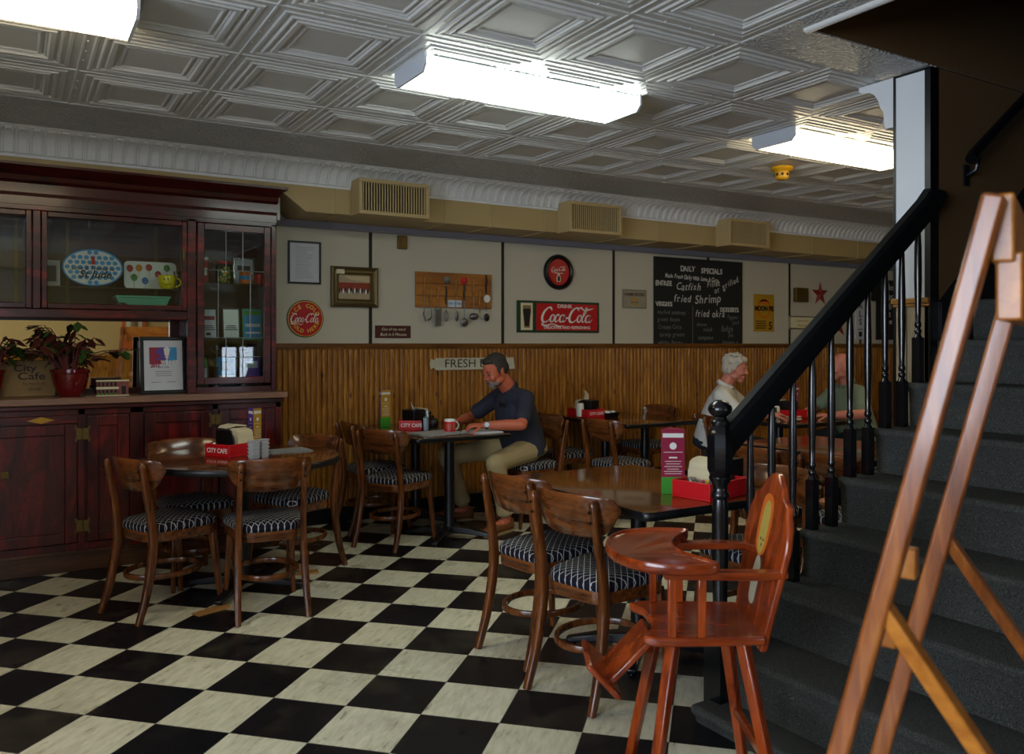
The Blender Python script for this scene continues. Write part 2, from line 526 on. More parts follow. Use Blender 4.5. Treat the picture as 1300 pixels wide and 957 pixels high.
M['yellowceram'] = plain('yellow_ceramic', '#ead820', 0.2, coat=0.5, var=0.05)
M['mint'] = plain('mint_ceramic', '#66b896', 0.3, coat=0.3, var=0.08)
M['platterw'] = plain('white_ceramic', '#e2e6e2', 0.25, coat=0.3, var=0.04)
M['blueceram'] = plain('blue_dot_glaze', '#3499d8', 0.3, coat=0.2)
M['balloons'] = [plain('balloon_red', '#a3262c', 0.4), plain('balloon_orange', '#d08a22', 0.4), plain('balloon_green', '#3b8a44', 0.4), plain('balloon_blue', '#2f78b8', 0.4)]
M['starred'] = plain('rust_red_star', '#8c2620', 0.5, var=0.3, vs=12)
M['mustard'] = plain('mustard_sign', '#b58a1e', 0.5, var=0.15, vs=8)
M['orangep'] = plain('orange_print', '#c8641c', 0.5)
M['yellowdet'] = plain('amber_plastic', '#e0a81c', 0.4)
M['wains_pale'] = wood('pale_wainscot', '#8c7a62', '#b7a58a', 'z', 20, 8, 0.5, 0.05)
M['goldframe'] = plain('tarnished_gilt', '#6b5c3a', 0.4, metal=0.5, var=0.3, vs=30)
M['palewood'] = wood('fresh_sign_board', '#aaa690', '#d0ccb6', 'x', 14, 6, 0.7, 0.0)
M['plaque'] = plain('oxblood_plaque', '#4a1614', 0.5, var=0.2)
M['teal'] = plain('teal_ceramic', '#1f5a4c', 0.25)
M['packet'] = plain('clear_jelly_tub', '#b9bcc0', 0.3, var=0.15, vs=60)
M['win'] = glass('window_glass', '#ffffff', 0.0, 0.03)
M['greenlens'] = emit('cool_fluorescent_lens', '#f4fff4', 6.5)
M['warmlens'] = emit('warm_fluorescent_lens', '#ffeabf', 5.5)
M['housing'] = plain('fixture_white_enamel', '#c6cbd2', 0.4, var=0.02)
# ------------------------------------------------------------------ the room
WY = 6.25      # back wall
CZ = 2.66      # ceiling height
XL, XR, YF = -3.2, 11.0, -1.7
m = MB(); m.box(XL-0.1, XR+0.1, YF-0.1, WY+0.2, -0.1, 0.0)
struct(m.build('floor', M['floor'], smooth=False))

# ceiling: pressed tin panels of nested squares, stippled border strips, egg and flute cornice
PX, PY = 0.5955, 0.6185
gx0, gy0 = 0.275, 4.988
prof = [(0.425,.008),(0.45,.003),(0.47,.004),(0.49,.011),(0.515,.011),(0.535,.003),(0.555,.003),(0.58,-.004),(0.64,-.004),(0.665,.006),
        (0.69,.006),(0.715,-.003),(0.74,-.003),(0.765,.004),(0.80,.004),(0.825,.000),(0.86,.000),(0.885,.005),(0.975,.005),(0.985,.001),(1.0,.001)]
m = MB()
def tile(cx, cy):
    rs = []
    for r, z in prof:
        a, b = r*PX/2, r*PY/2
        rs.append([(cx-a,cy-b,CZ+z),(cx+a,cy-b,CZ+z),(cx+a,cy+b,CZ+z),(cx-a,cy+b,CZ+z)])
    m.rings(rs, cap=False)
    n0 = len(m.v) - 4*len(prof)
    m.f.append((n0, n0+1, n0+2, n0+3)); m.mi.append(0)
xs = range(-5, 18)
for i in xs:
    cx = gx0 + PX*(i+0.5)
    for j in range(0, 11):
        cy = gy0 - PY*(j+0.5)
        if cx > 2.65 and cy < 2.52: continue
        tile(cx, cy)
m.mat(0)
x_a = gx0 - 5*PX; x_b = gx0 + 18*PX
m.mat(1)
m.box(x_a-0.2, x_b+0.2, gy0, 5.64, CZ, CZ+0.02)
ox, oy = 2.66, gy0 - 4*PY      # tile corner beside the stair opening
m.box(ox, x_b+0.2, 2.262, oy, CZ, CZ+0.02)
m.box(ox, 2.765, YF, 2.262, CZ, CZ+0.02)
m.box(x_a-0.2, ox, YF, gy0-11*PY, CZ, CZ+0.02)
m.mat(2)
m.box(XL-0.1, 2.76, YF-0.1, WY+0.2, CZ+0.03, CZ+0.1)
m.box(2.76, XR+0.1, 2.30, WY+0.2, CZ+0.03, CZ+0.1)
struct(m.build('ceiling', [M['tin'], M['stipple'], M['tinwhite']], ang=12))
# rivets along the panel seams
m = MB()
for i in range(-1, 12):
    for j in range(0, 6):
        x = gx0+PX*i; y = gy0-PY*j
        for k in (0.28, 0.5, 0.72):
            for (a, b) in ((x+PX*k, y-0.012), (x+0.012, y-PY*k)):
                if a > 2.68 and b < 2.5: continue
                m.lathe([(0.006, 0.0), (0.004, -0.003), (0.0, -0.004)], 6, (a, b, CZ+0.004))
o = m.build('trim_3', M['tinwhite']); struct(o)
# rounded lip round the stair opening
m = MB()
m.tube([(2.765, YF, CZ+0.004), (2.765, 2.262, CZ+0.004)], 0.022, 10, up=(0,0,1))
struct(m.build('trim_4', M['tin']))

# cornice
m = MB()
P0 = [(5.775, 2.505), (5.775, 2.522), (5.765, 2.528), (5.760, 2.545), (5.752, 2.565), (5.742, 2.585), (5.726, 2.604), (5.704, 2.620), (5.678, 2.632), (5.652, 2.639), (5.632, 2.642), (5.618, 2.650), (5.600, 2.654), (5.590, 2.662)]
pitch = 0.0735; NS = 14
x = XL; rows = []
k = 0
while x < XR:
    s = (k % NS)/NS
    row = []
    for q, (yy, zz) in enumerate(P0):
        t = q/(len(P0)-1)
        d = 0.0
        if 2 <= q <= 10:
            e = abs(s-0.5)*2
            top = 0.70
            wv = 0.70 if q < 8 else (0.56 if q == 8 else (0.34 if q == 9 else -1))
            inside = e < wv; rim = (not inside) and e < (0.88 if q < 9 else (0.74 if q == 9 else 0.5))
            d = -0.0015 if inside else (0.0045 if rim else -0.0035)
        # push along the local normal (towards the room and down)
        row.append((x, yy - d*0.75, zz - d*0.65))
    rows.append(row); k += 1; x += pitch/NS
m.rings(rows, closed=False, cap=False)
struct(m.build('trim_5', M['tinwhite'], ang=30))

# back wall: grey panels above, pine boards below
m = MB(); m.box(XL, XR, WY, WY+0.15, 0, CZ)
struct(m.build('wall_back', M['panel'], smooth=False))
m = MB()
x = XL; r2 = random.Random(3)
w = 0.0435
while x < XR:
    d = 0.016 + r2.uniform(-0.003, 0.003)
    g = 0.006
    m.rings([[(x+0.001, WY, z), (x+0.001, WY-d+g, z), (x+0.006, WY-d, z), (x+w*0.5, WY-d-0.002, z), (x+w-0.006, WY-d, z), (x+w-0.001, WY-d+g, z), (x+w-0.001, WY, z)] for z in (0.12, 1.365)])
    x += w
struct(m.build('wall_wainscot', M['pine'], ang=50))
m = MB(); m.box(XL, XR, WY-0.034, WY, 1.362, 1.392); m.box(XL, XR, WY-0.026, WY, 1.346, 1.362)
struct(m.build('trim_1', wood('wainscot_cap', '#4d2c0e', '#80521f', 'x', 14, 8), bevel=0.004))
m = MB(); m.box(1.5, XR, WY-0.03, WY, 0, 0.12)
struct(m.build('baseboard_back', M['blackwood'], bevel=0.004))
m = MB()
for i in range(8):
    xx = 2.465 + 1.223*i
    m.box(xx-0.013, xx+0.013, WY-0.006, WY, 1.392, 2.275)
struct(m.build('trim_2', M['seam'], smooth=False))
m = MB(); m.box(1.6, XR, WY-0.05, WY, 2.275, 2.325); m.box(1.6, XR, WY-0.058, WY-0.05, 2.28, 2.288)
struct(m.build('trim_6', M['track'], bevel=0.003))

# other walls (behind and beside the camera) with the shop windows that let the daylight in
LW = (-1.5, 2.0, 0.65, 2.45)
m = MB(); m.box(XL-0.15, XL, YF, LW[0], 0, CZ); m.box(XL-0.15, XL, LW[1], WY, 0, CZ); m.box(XL-0.15, XL, LW[0], LW[1], 0, LW[2]); m.box(XL-0.15, XL, LW[0], LW[1], LW[3], CZ)
struct(m.build('wall_left', M['cream'], smooth=False))
m = MB()
m.box(XL-0.10, XL-0.04, LW[0], LW[1], LW[2], LW[2]+0.06); m.box(XL-0.10, XL-0.04, LW[0], LW[1], LW[3]-0.06, LW[3])
for yy in (LW[0], LW[0]+1.15, LW[0]+2.3, LW[1]-0.06): m.box(XL-0.10, XL-0.04, yy, yy+0.06, LW[2], LW[3])
wd = struct(m.build('window_3', M['blackwood'], bevel=0.004))
g = MB(); g.box(XL-0.075, XL-0.069, LW[0]+0.05, LW[1]-0.05, LW[2]+0.05, LW[3]-0.05); g.build('pane', M['win'], wd, smooth=False)
m = MB(); m.box(XR, XR+0.15, YF, WY, 0, 5.2); struct(m.build('wall_right', M['cream'], smooth=False))
wins = [(-2.7, -0.2, 0.75, 2.35), (2.75, 3.35, 0.70, 1.40)]
m = MB(); m.mat(0)
edges = [XL, -2.7, -0.2, 2.75, 3.35, XR]
for i, (a, b) in enumerate(zip(edges[:-1], edges[1:])):
    hole = None
    for w_ in wins:
        if abs(w_[0]-a) < 1e-6: hole = w_
    if hole is None: m.box(a, b, YF-0.15, YF, 0, 5.2)
    else:
        m.box(a, b, YF-0.15, YF, 0, hole[2]); m.box(a, b, YF-0.15, YF, hole[3], 5.2)
struct(m.build('wall_front', M['cream'], smooth=False))
for i, (a, b, c, d) in enumerate(wins):
    m = MB()
    m.box(a, b, YF-0.10, YF-0.04, c, c+0.06); m.box(a, b, YF-0.10, YF-0.04, d-0.06, d)
    m.box(a, a+0.06, YF-0.10, YF-0.04, c, d); m.box(b-0.06, b, YF-0.10, YF-0.04, c, d)
    m.box((a+b)/2-0.025, (a+b)/2+0.025, YF-0.10, YF-0.04, c, d)
    wd = struct(m.build('window_%d' % (i+1), M['blackwood'], bevel=0.004))
    g = MB(); g.box(a+0.05, b-0.05, YF-0.075, YF-0.069, c+0.05, d-0.05); g.build('pane', M['win'], wd, smooth=False)
m = MB(); m.box(XL, -2.7, YF, YF+0.02, 0, 1.2); m.box(-0.2, 2.75, YF, YF+0.02, 0, 1.2); m.box(-0.2, 2.75, YF, YF+0.04, 1.2, 1.24)
m.box(3.35, XR, YF, YF+0.02, 0, 1.2)
struct(m.build('wall_wainscot_front', M['pine'], smooth=False))
# orange framed print on the front wall: the back-bar mirror shows it
t = thing('framed_print', 'orange framed print of a standing figure on the cream front wall', 'picture', (1.62, YF+0.012, 1.40))
m = MB(); m.box(-0.17, 0.17, 0, 0.02, -0.1, 0.66); m.build('frame', M['orangep'], t, bevel=0.004)
m = MB(); m.box(-0.11, 0.11, 0.02, 0.024, 0.08, 0.6); m.mat(1).ball((0, 0.03, 0.30), (0.05, 0.008, 0.2)); m.ball((0, 0.03, 0.52), (0.025, 0.008, 0.03)); m.build('print', [M['cream_l'], M['stone']], t)

# ---- air duct under the cornice with three vent boxes
t = thing('air_duct', 'long tan painted air duct box running along the back wall under the cornice', 'duct', (0, 0, 0))
m = MB()
zb, zt, y0 = 2.325, 2.506, 5.785
prof_d = [(y0, zt), (y0, zb), (WY-0.001, zb), (WY-0.001, zt)]
def drow(x, zlow): return [(x, y0, zt+0.02), (x, y0, zlow), (x, WY-0.001, zlow), (x, WY-0.001, zt+0.02)]
m.rings([drow(XL, 2.47), drow(1.60, 2.47), drow(1.80, zb), drow(XR, zb)])
m.build('duct_body', M['duct'], t, smooth=False)
for xx in (2.02, 2.9, 3.30, 3.82, 4.62, 5.05, 5.62, 6.45, 7.15, 7.9, 8.7):
    m = MB(); m.box(xx-0.006, xx+0.006, y0-0.008, WY-0.002, zb-0.008, zb); m.box(xx-0.006, xx+0.006, y0-0.008, y0, zb-0.008, zt)
    m.build('duct_seam', M['ventm'], t, bevel=0.002)
def vent(x0, x1, lab):
    t = thing('air_vent', lab, 'vent', ((x0+x1)/2, 5.60, 2.315), group='air vents along the tan duct')
    w = (x1-x0)/2; h = 0.255; fr = 0.026
    m = MB(); m.box(-w, w, 0.03, 0.184, 0, h); m.build('vent_box', M['ventm'], t, bevel=0.003)
    m = MB()
    m.box(-w, w, 0.0, 0.03, 0, fr); m.box(-w, w, 0.0, 0.03, h-fr, h); m.box(-w, -w+fr, 0.0, 0.03, fr, h-fr); m.box(w-fr, w, 0.0, 0.03, fr, h-fr)
    m.build('vent_frame', M['ventm'], t, bevel=0.003)
    m = MB(); m.box(-w+fr, w-fr, 0.024, 0.029, fr, h-fr); m.build('vent_backing', M['darkhole'], t, smooth=False)
    m = MB(); n = 24
    for i in range(n):
        x = -w+fr + (2*w-2*fr)*(i+0.5)/n
        m.cbox((x, 0.014, h/2), (0.0085, 0.008, h-2*fr))
    m.build('louvre_blades', M['ventm'], t, smooth=False)
vent(2.125, 2.675, 'tan louvred air vent above the small gilt framed painting, nearest the dark cabinet')
vent(3.945, 4.490, 'tan louvred air vent nearly above the round red wall clock')
vent(5.775, 6.315, 'tan louvred air vent above the right end of the chalkboard')

# ---- fluorescent ceiling fixtures
def ceil_light(x0, lens, lab):
    L = 1.22; y0_, y1_ = 3.29, 3.61
    t = thing('ceiling_light', lab, 'ceiling light', (x0, y0_, 2.58), group='fluorescent ceiling lights')
    W_ = y1_-y0_
    m = MB(); 
    m.rings([[(xx, 0.004, 0.055), (xx, 0.0, 0.03), (xx, 0.03, 0.0), (xx, W_-0.03, 0.0), (xx, W_, 0.03), (xx, W_-0.004, 0.055)] for xx in (0.012, L-0.012)])
    m.build('lens', lens, t, smooth=False)
    m = MB(); m.box(0.012, L-0.012, 0.02, W_-0.02, 0.055, 0.0785); m.build('housing', M['housing'], t, bevel=0.003)
    for xx in (0.0, L-0.012):
        m = MB(); m.rings([[(a, -0.003, 0.0785), (a, -0.003, 0.026), (a, 0.026, -0.004), (a, W_-0.026, -0.004), (a, W_+0.003, 0.026), (a, W_+0.003, 0.0785)] for a in (xx, xx+0.012)])
        m.build('end_cap', M['housing'], t, smooth=False)
ceil_light(-0.81, M['warmlens'], 'warm fluorescent ceiling light cut off by the top left corner')
ceil_light(1.545, M['greenlens'], 'bright cool white fluorescent ceiling light in the middle of the tin ceiling')
ceil_light(3.915, M['warmlens'], 'glowing fluorescent ceiling light beside the amber smoke detector, partly behind the white pillar')
ceil_light(6.30, M['warmlens'], 'farthest fluorescent ceiling light, unseen behind the stair wall, added to light the older men')  # unseen extra fixture, added to brighten the right side of the room
t = thing('smoke_detector', 'small amber smoke detector on the tin ceiling beside the right hand light', 'smoke detector', (4.76, 4.11, 2.568))
m = MB(); m.lathe([(0.0,0.092),(0.075,0.092),(0.078,0.075),(0.05,0.055),(0.048,0.012),(0.035,0.0),(0.0,0.0)], 20); m.build('body', M['yellowdet'], t)
m = MB()
for i in range(8):
    a = 2*PI*i/8; m.cbox((0.049*math.cos(a), 0.049*math.sin(a), 0.035), (0.006, 0.016, 0.016), (0, 0, a))
m.build('sensor_slots', M['darkhole'], t)
# ------------------------------------------------------------------ stair wall, pillar end, staircase
YS = 2.262          # stair-side face of the stair wall
m = MB()
m.box(3.66, XR, YS, 2.44, 0, CZ+0.005)
struct(m.build('wall_stair_left', M['brownwall'], smooth=False))
m = MB(); m.box(2.77, XR, YS-0.001, 2.30, CZ+0.006, 5.2); struct(m.build('wall_stair_upper', M['brownwall'], smooth=False))
m = MB(); m.box(2.74, 2.77, YF, 2.30, CZ+0.03, 5.2); struct(m.build('wall_stair_front', M['brownwall'], smooth=False))
m = MB(); m.box(2.9, XR, 1.05, 1.15, 0, 5.2); struct(m.build('wall_stair_right', M['brownwall'], smooth=False))
m = MB(); m.box(2.7, XR, 1.0, 2.5, 5.2, 5.3); struct(m.build('ceiling_stair', M['brownwall'], smooth=False))
t = thing('pillar', 'white painted pillar end of the stair wall with black edges', 'pillar', (3.61, 2.35, 0))
m = MB(); m.box(0.0, 0.05, -0.062, 0.085, 1.60, CZ-0.006); m.build('white_face', M['whitepaint'], t, smooth=False)
m = MB()
for i in range(3):
    a = -0.085+0.057*i; m.box(-0.004, 0.05, a+0.003, a+0.054, 0, 1.575)
m.build('wainscot_boards', M['wains_pale'], t, bevel=0.004)
m = MB(); m.box(-0.022, 0.05, -0.088, 0.10, 1.575, 1.60); m.box(-0.014, 0.05, -0.088, 0.094, 1.56, 1.575); m.build('wainscot_cap', wood('cap_oak', '#7d5526', '#b07c38', 'y', 20, 5), t, bevel=0.004)
m = MB(); m.box(-0.004, 0.06, -0.090, -0.062, 0, CZ-0.006); m.box(-0.004, 0.06, 0.085, 0.097, 0, CZ-0.006)
m.box(-0.004, 0.05, -0.09, 0.097, CZ-0.012, CZ-0.002)
m.build('edge_trim', M['blackwood'], t, smooth=False)
m = MB()
poly = [(0.0, 0.0), (0.19, 0.0), (0.19, -0.02), (0.165, -0.035), (0.13, -0.038), (0.105, -0.055), (0.085, -0.085), (0.07, -0.13), (0.055, -0.15), (0.052, -0.20), (0.045, -0.235), (0.02, -0.235), (0.0, -0.235)]
m.tf(T(0.0, 0.097, CZ-0.004) @ Matrix(((0,0,1,0),(1,0,0,0),(0,1,0,0),(0,0,0,1)))); m.prism(poly, 0.0, 0.04)
m.build('corbel_bracket', M['whitepaint'], t, smooth=False)

RISE, RUN = 0.191, 0.235
t = thing('staircase', 'staircase covered in charcoal grey carpet rising to the right', 'staircase', (0, 0, 0))
Y0, Y1 = 1.16, 2.258
k = -3
step_mats = [M['carpet']]
while k < 13:
    z = 0.642 + RISE*k; xn = 2.715 + RUN*k + (0.12 if k == -3 else 0)
    zl = max(0.0, z-RISE) if k > -3 else 0.0
    m = MB()
    yy0 = Y0
    m.rings([[(xn+0.030, y, zl), (xn+0.022, y, z-0.045), (xn+0.004, y, z-0.028), (xn, y, z-0.012), (xn+0.008, y, z-0.002), (xn+0.022, y, z), (xn+RUN+0.04, y, z), (xn+RUN+0.04, y, zl)] for y in (yy0, Y1-0.01, Y1)])
    m.build('stair_step', M['carpet'], t, ang=60)
    k += 1
m = MB()
m.prism([(0,0)]*0 or [(2.17, 0.0), (3.60, 0.0), (3.60, 1.14), (2.70, 0.42), (2.24, 0.06)], 0, 0.016)
for i, v_ in enumerate(m.v): m.v[i] = (v_[0], Y1+v_[2]+0.001, v_[1])
m.build('stringer', M['blackwood'], t, smooth=False)
m = MB()
a0 = Vector((3.70, YS-0.012, 1.36)); sl = RISE/RUN
m.rings([[(3.665, y, 1.20), (3.665, y, 1.58), (6.0, y, 1.58+sl*2.335), (6.0, y, 1.20+sl*2.335)] for y in (YS-0.022, YS-0.002)])
m.build('skirt_board', M['blackwood'], t, smooth=False)

# balustrade
t = thing('balustrade', 'black turned wooden stair railing with newel post beside the carpeted stairs', 'railing', (0, 0, 0))
YB = 2.232
def newel():
    m = MB(); x, y = 2.262, YB+0.01
    def sq(a, z0, z1, ch=0.012):
        return m.lathe([(a*1.0, z0), (a*1.30, z0+ch), (a*1.30, z1-ch), (a*1.0, z1)], 4, (x, y, 0), a0=PI/4)
    m.box(x-0.042, x+0.042, y-0.042, y+0.042, 0.0, 0.33)
    m.lathe([(0.04,0.33),(0.030,0.345),(0.033,0.355),(0.028,0.37),(0.026,0.40),(0.031,0.60),(0.030,0.78),(0.027,0.81),(0.034,0.82),(0.034,0.832),(0.027,0.842),(0.028,0.862),(0.041,0.885),(0.041,0.895)], 18, (x, y, 0))
    m.lathe([(0.038,0.895),(0.050,0.925),(0.050,1.045),(0.038,1.075),(0.03,1.085)], 8, (x, y, 0), a0=PI/8)
    m.lathe([(0.03,1.08),(0.034,1.092),(0.034,1.10),(0.026,1.108),(0.024,1.115),(0.040,1.130),(0.045,1.142),(0.042,1.156),(0.030,1.170),(0.012,1.178),(0.0,1.179)], 18, (x, y, 0))
    return m
newel().build('newel_post', M['blackpaint'], t)
sl = 0.783
def railz(x): return 1.02 + sl*(x-2.36)      # underside of the hand rail
m = MB()
pr = [(-0.026,-0.0),(0.026,-0.0),(0.030,0.03),(0.034,0.06),(0.032,0.085),(0.018,0.10),(-0.018,0.10),(-0.032,0.085),(-0.034,0.06),(-0.030,0.03)]
m.sweep(pr, [(2.295, YB+0.005, railz(2.295)), (2.9, YB+0.005, railz(2.9)), (3.555, YB+0.005, railz(3.555)), (3.60, YB+0.006, railz(3.60)+0.012), (3.618, YB+0.007, railz(3.618)-0.01)])
m.build('hand_rail', M['railpaint'], t)
def baluster(x, zb):
    zt = railz(x)+0.02; H = zt-zb; s = 0.0185
    m = MB()
    m.box(x-s, x+s, YB-s, YB+s, zb, zb+0.20)
    m.lathe([(s*1.0,0.20),(0.0115,0.215),(0.0155,0.224),(0.0155,0.232),(0.010,0.242),(0.0145,0.252),(0.0145,0.262),(0.011,0.272),(0.0125,0.33),(0.0165,0.46),(0.0150,0.60 if H > 0.62 else H-0.05),(0.0105,H)], 14, (x, YB, zb))
    m.build('baluster', M['blackpaint'], t, bevel=0.0)
xb = [(2.41, 0.26), (2.527, 0.451), (2.648, 0.451)]
for q in range(0, 4):
    xb += [(2.762+0.2355*q, 0.642+RISE*q), (2.880+0.2355*q, 0.642+RISE*q)]
xb = xb[:10]
for x, z in xb: baluster(x, z)
t = thing('wall_handrail', 'black wall mounted hand rail on the dark brown stairwell wall', 'handrail', (3.84, YS, 2.27))
m = MB(); m.tube([(-0.03, -0.075, -0.03), (0.0, -0.07, 0.0), (2.0, -0.07, 1.46)], 0.028, 10); m.build('rail', M['blackpaint'], t)
for xx in (0.05, 1.0, 1.9):
    m = MB(); m.tube([(xx, -0.07, xx*0.73-0.02), (xx, -0.05, xx*0.73-0.10), (xx, -0.008, xx*0.73-0.12)], 0.010, 8); m.lathe([(0.0,0),(0.028,0),(0.028,0.006),(0,0.006)], 12)
    m2 = MB(); m2.tube([(xx, -0.07, xx*0.73-0.02), (xx, -0.05, xx*0.73-0.10), (xx, -0.008, xx*0.73-0.12)], 0.010, 8); m2.box(xx-0.02, xx+0.02, -0.008, 0, xx*0.73-0.17, xx*0.73-0.07)
    m2.build('bracket', M['blackmetal'], t)
# ------------------------------------------------------------------ mahogany back-bar cabinet
t = CAB = thing('back_bar_cabinet', 'tall dark red back bar cabinet with glass doors and a mirror', 'cabinet', (0, 0, 0))
XA, XB = -2.0, 1.60          # left, right ends
YL = 5.70; YU = 5.76; YBK = 6.20
m = MB()
m.box(XA, XB, YL+0.02, YBK, 0.13, 0.99)
m.box(XA, XB, YL+0.005, YL+0.02, 0.13, 0.175)       # bottom rail
m.box(XA, XB, YL+0.0, YL+0.02, 0.955, 0.99)
for a, b in ((-0.32,-0.28), (0.36,0.40), (0.65,0.73), (1.145,1.185), (1.56,1.60)):
    m.box(a, b, YL, YL+0.02, 0.13, 0.99)
m.build('lower_case', M['mahog'], t, bevel=0.003)
m = MB(); m.box(XA, XB+0.01, YL+0.015, YBK, 0.0, 0.13); m.box(XA, XB+0.012, YL+0.005, YL+0.02, 0.11, 0.13); m.build('plinth', wood('worn_plinth', '#241207', '#55341a', 'x', 12, 6), t, bevel=0.003)
def raised_door(x0, x1, z0, z1, hinge=None, knob=None, name='door'):
    m = MB(); f = 0.065
    m.box(x0, x0+f, YL-0.012, YL+0.012, z0, z1); m.box(x1-f, x1, YL-0.012, YL+0.012, z0, z1)
    m.box(x0+f, x1-f, YL-0.012, YL+0.012, z0, z0+f); m.box(x0+f, x1-f, YL-0.012, YL+0.012, z1-f, z1)
    m.box(x0+f-0.002, x1-f+0.002, YL+0.0, YL+0.012, z0+f-0.002, z1-f+0.002)
    d = m.build(name, M['mahog'], t, bevel=0.004)
    if hinge is not None:
        for zz in (z1-0.06, z0+0.10):
            h = MB(); h.box(hinge-0.035, hinge-0.004, YL-0.017, YL-0.012, zz-0.035, zz+0.035); h.box(hinge+0.004, hinge+0.035, YL-0.017, YL-0.012, zz-0.035, zz+0.035)
            for q in (-0.035, 0.035): h.box(hinge-0.042, hinge-0.028, YL-0.017, YL-0.012, zz+q-0.012, zz+q+0.012); h.box(hinge+0.028, hinge+0.042, YL-0.017, YL-0.012, zz+q-0.012, zz+q+0.012)
            h.cyl((hinge, YL-0.019, zz-0.03), (hinge, YL-0.019, zz+0.03), 0.006)
            h.build('brass_hinge', M['brass'], d, bevel=0.001)
    if knob:
        h = MB(); h.box(knob-0.02, knob+0.02, YL-0.018, YL-0.012, 0.60, 0.64); h.cyl((knob, YL-0.04, 0.62), (knob, YL-0.012, 0.62), 0.010); h.build('door_latch', M['brass'], d, bevel=0.002)
    return d
raised_door(-0.98, -0.33, 0.18, 0.90); raised_door(-0.27, 0.355, 0.18, 0.90, hinge=0.385, knob=-0.02)
raised_door(0.41, 0.645, 0.18, 0.95); raised_door(0.735, 1.14, 0.18, 0.95, hinge=1.165); raised_door(1.19, 1.555, 0.18, 0.95)
m = MB(); m.box(XA, 0.36, YL-0.004, YL+0.012, 0.905, 0.955); m.build('drawer_rail', M['mahogx'], t, bevel=0.003)
m = MB()
for cx in (0.165, -0.9):
    m.add([(cx-0.075, YL-0.0052, 0.93), (cx, YL-0.0052, 0.91), (cx+0.075, YL-0.0052, 0.93), (cx, YL-0.0052, 0.95)], [(0,1,2,3)])
m.build('diamond_inlay', M['gold'], t, smooth=False)
m = MB()
m.box(XA, XB+0.035, 5.655, YBK, 1.02, 1.062); m.build('counter_top', M['counter'], t, bevel=0.006)
m = MB(); m.box(XA, XB+0.015, 5.675, YBK, 0.99, 1.02); m.build('counter_moulding', M['crown'], t, bevel=0.006)
# upper case, open at the front
m = MB()
m.box(XA, XB-0.02, YBK-0.02, YBK, 1.062, 2.24)
m.box(1.02, XB-0.02, YU+0.0, YBK-0.02, 1.062, 1.10)
for xx in (XB-0.04, 1.02, ): m.box(xx, xx+0.02, YU+0.02, YBK-0.02, 1.062, 2.24)
m.box(XA, 1.03, YU+0.02, YBK-0.02, 1.555, 1.585)
m.box(XA, XB-0.02, YU+0.02, YBK-0.02, 2.22, 2.24)
for xx in (0.135,): m.box(xx, xx+0.015, YU+0.02, YBK-0.02, 1.585, 2.22)
m.build('upper_case', M['crown'], t, smooth=False)
m = MB()
m.box(1.00, 1.055, YU-0.012, YU+0.02, 1.062, 2.21)           # post between the niche and the side case
m.box(1.545, XB-0.02, YU-0.012, YU+0.02, 1.062, 2.21)
m.box(XA, 1.0, YU-0.012, YU+0.02, 1.545, 1.60)               # rail over the niche
m.box(XA, XB-0.02, YU-0.012, YU+0.02, 2.19, 2.24)
m.box(0.122, 0.165, YU-0.016, YU+0.02, 1.60, 2.19)
m.build('face_frame', M['mahogx'], t, bevel=0.004)
m = MB()
m.rings([[(XA, y, z), (XB+ex, y, z), ] for (ex, y, z) in ()] or [[(0,0,0),(0,0,0)]]*0 or [[(x, YU+0.1, 2.22), (x, YU-0.02, 2.22), (x, YU-0.02, 2.27), (x, YU-0.03, 2.29), (x, YU-0.03, 2.345), (x, YU-0.06, 2.36), (x, YU-0.075, 2.385), (x, YU-0.12, 2.40), (x, YU-0.15, 2.425), (x, YU-0.16, 2.43), (x, YU-0.16, 2.445), (x, YU+0.02, 2.445), (x, YBK, 2.445), (x, YBK, 2.22)] for x in (XA, XB-0.02)])
m.box(XB-0.02, XB, YU-0.03, YBK, 2.24, 2.40)
m.box(XB-0.02, XB+0.02, YU-0.16, YBK, 2.43, 2.445)
m.build('crown_moulding', M['crown'], t, ang=25)
def glass_door(x0, x1, z0, z1, f, lead=False):
    m = MB()
    m.box(x0, x0+f, YU-0.02, YU+0.008, z0, z1); m.box(x1-f, x1, YU-0.02, YU+0.008, z0, z1)
    m.box(x0+f, x1-f, YU-0.02, YU+0.008, z0, z0+f); m.box(x0+f, x1-f, YU-0.02, YU+0.008, z1-f, z1)
    d = m.build('glass_door', M['mahogx'], t, bevel=0.004)
    g = MB(); g.box(x0+f-0.004, x1-f+0.004, YU-0.006, YU-0.003, z0+f-0.004, z1-f+0.004); g.build('glass_pane', M['pane'], d, smooth=False)
    return d
glass_door(-0.60, 0.118, 1.603, 2.187, 0.032)
d = glass_door(0.168, 0.998, 1.603, 2.187, 0.032)
h = MB(); h.box(0.968, 0.98, YU-0.032, YU-0.02, 1.93, 2.01); h.build('brass_catch', M['brass'], d, bevel=0.002)
d = glass_door(1.06, 1.54, 1.12, 2.187, 0.045)
h = MB()
xa, xb2, za, zb2 = 1.105, 1.495, 1.165, 2.142
def cames(pts): h.tube(pts, 0.0028, 6)
yl = YU-0.0075
for a, b in (((xa, 1.88), (xb2, 1.88)), ((xa, 1.43), (xb2, 1.43)), ((xa+0.09, 1.88), (xa+0.09, 1.43)), ((xb2-0.09, 1.88), (xb2-0.09, 1.43)), ((xa+0.14, zb2), (xa+0.14, 1.88)), ((xb2-0.14, zb2), (xb2-0.14, 1.88)), ((xa+0.14, 1.43), (xa+0.14, za)), ((xb2-0.14, 1.43), (xb2-0.14, za)), ((xa+0.09, 1.30), (xb2-0.02, 1.30))):
    cames([(a[0], yl, a[1]), (b[0], yl, b[1])])
h.build('lead_cames', M['lead'], d)
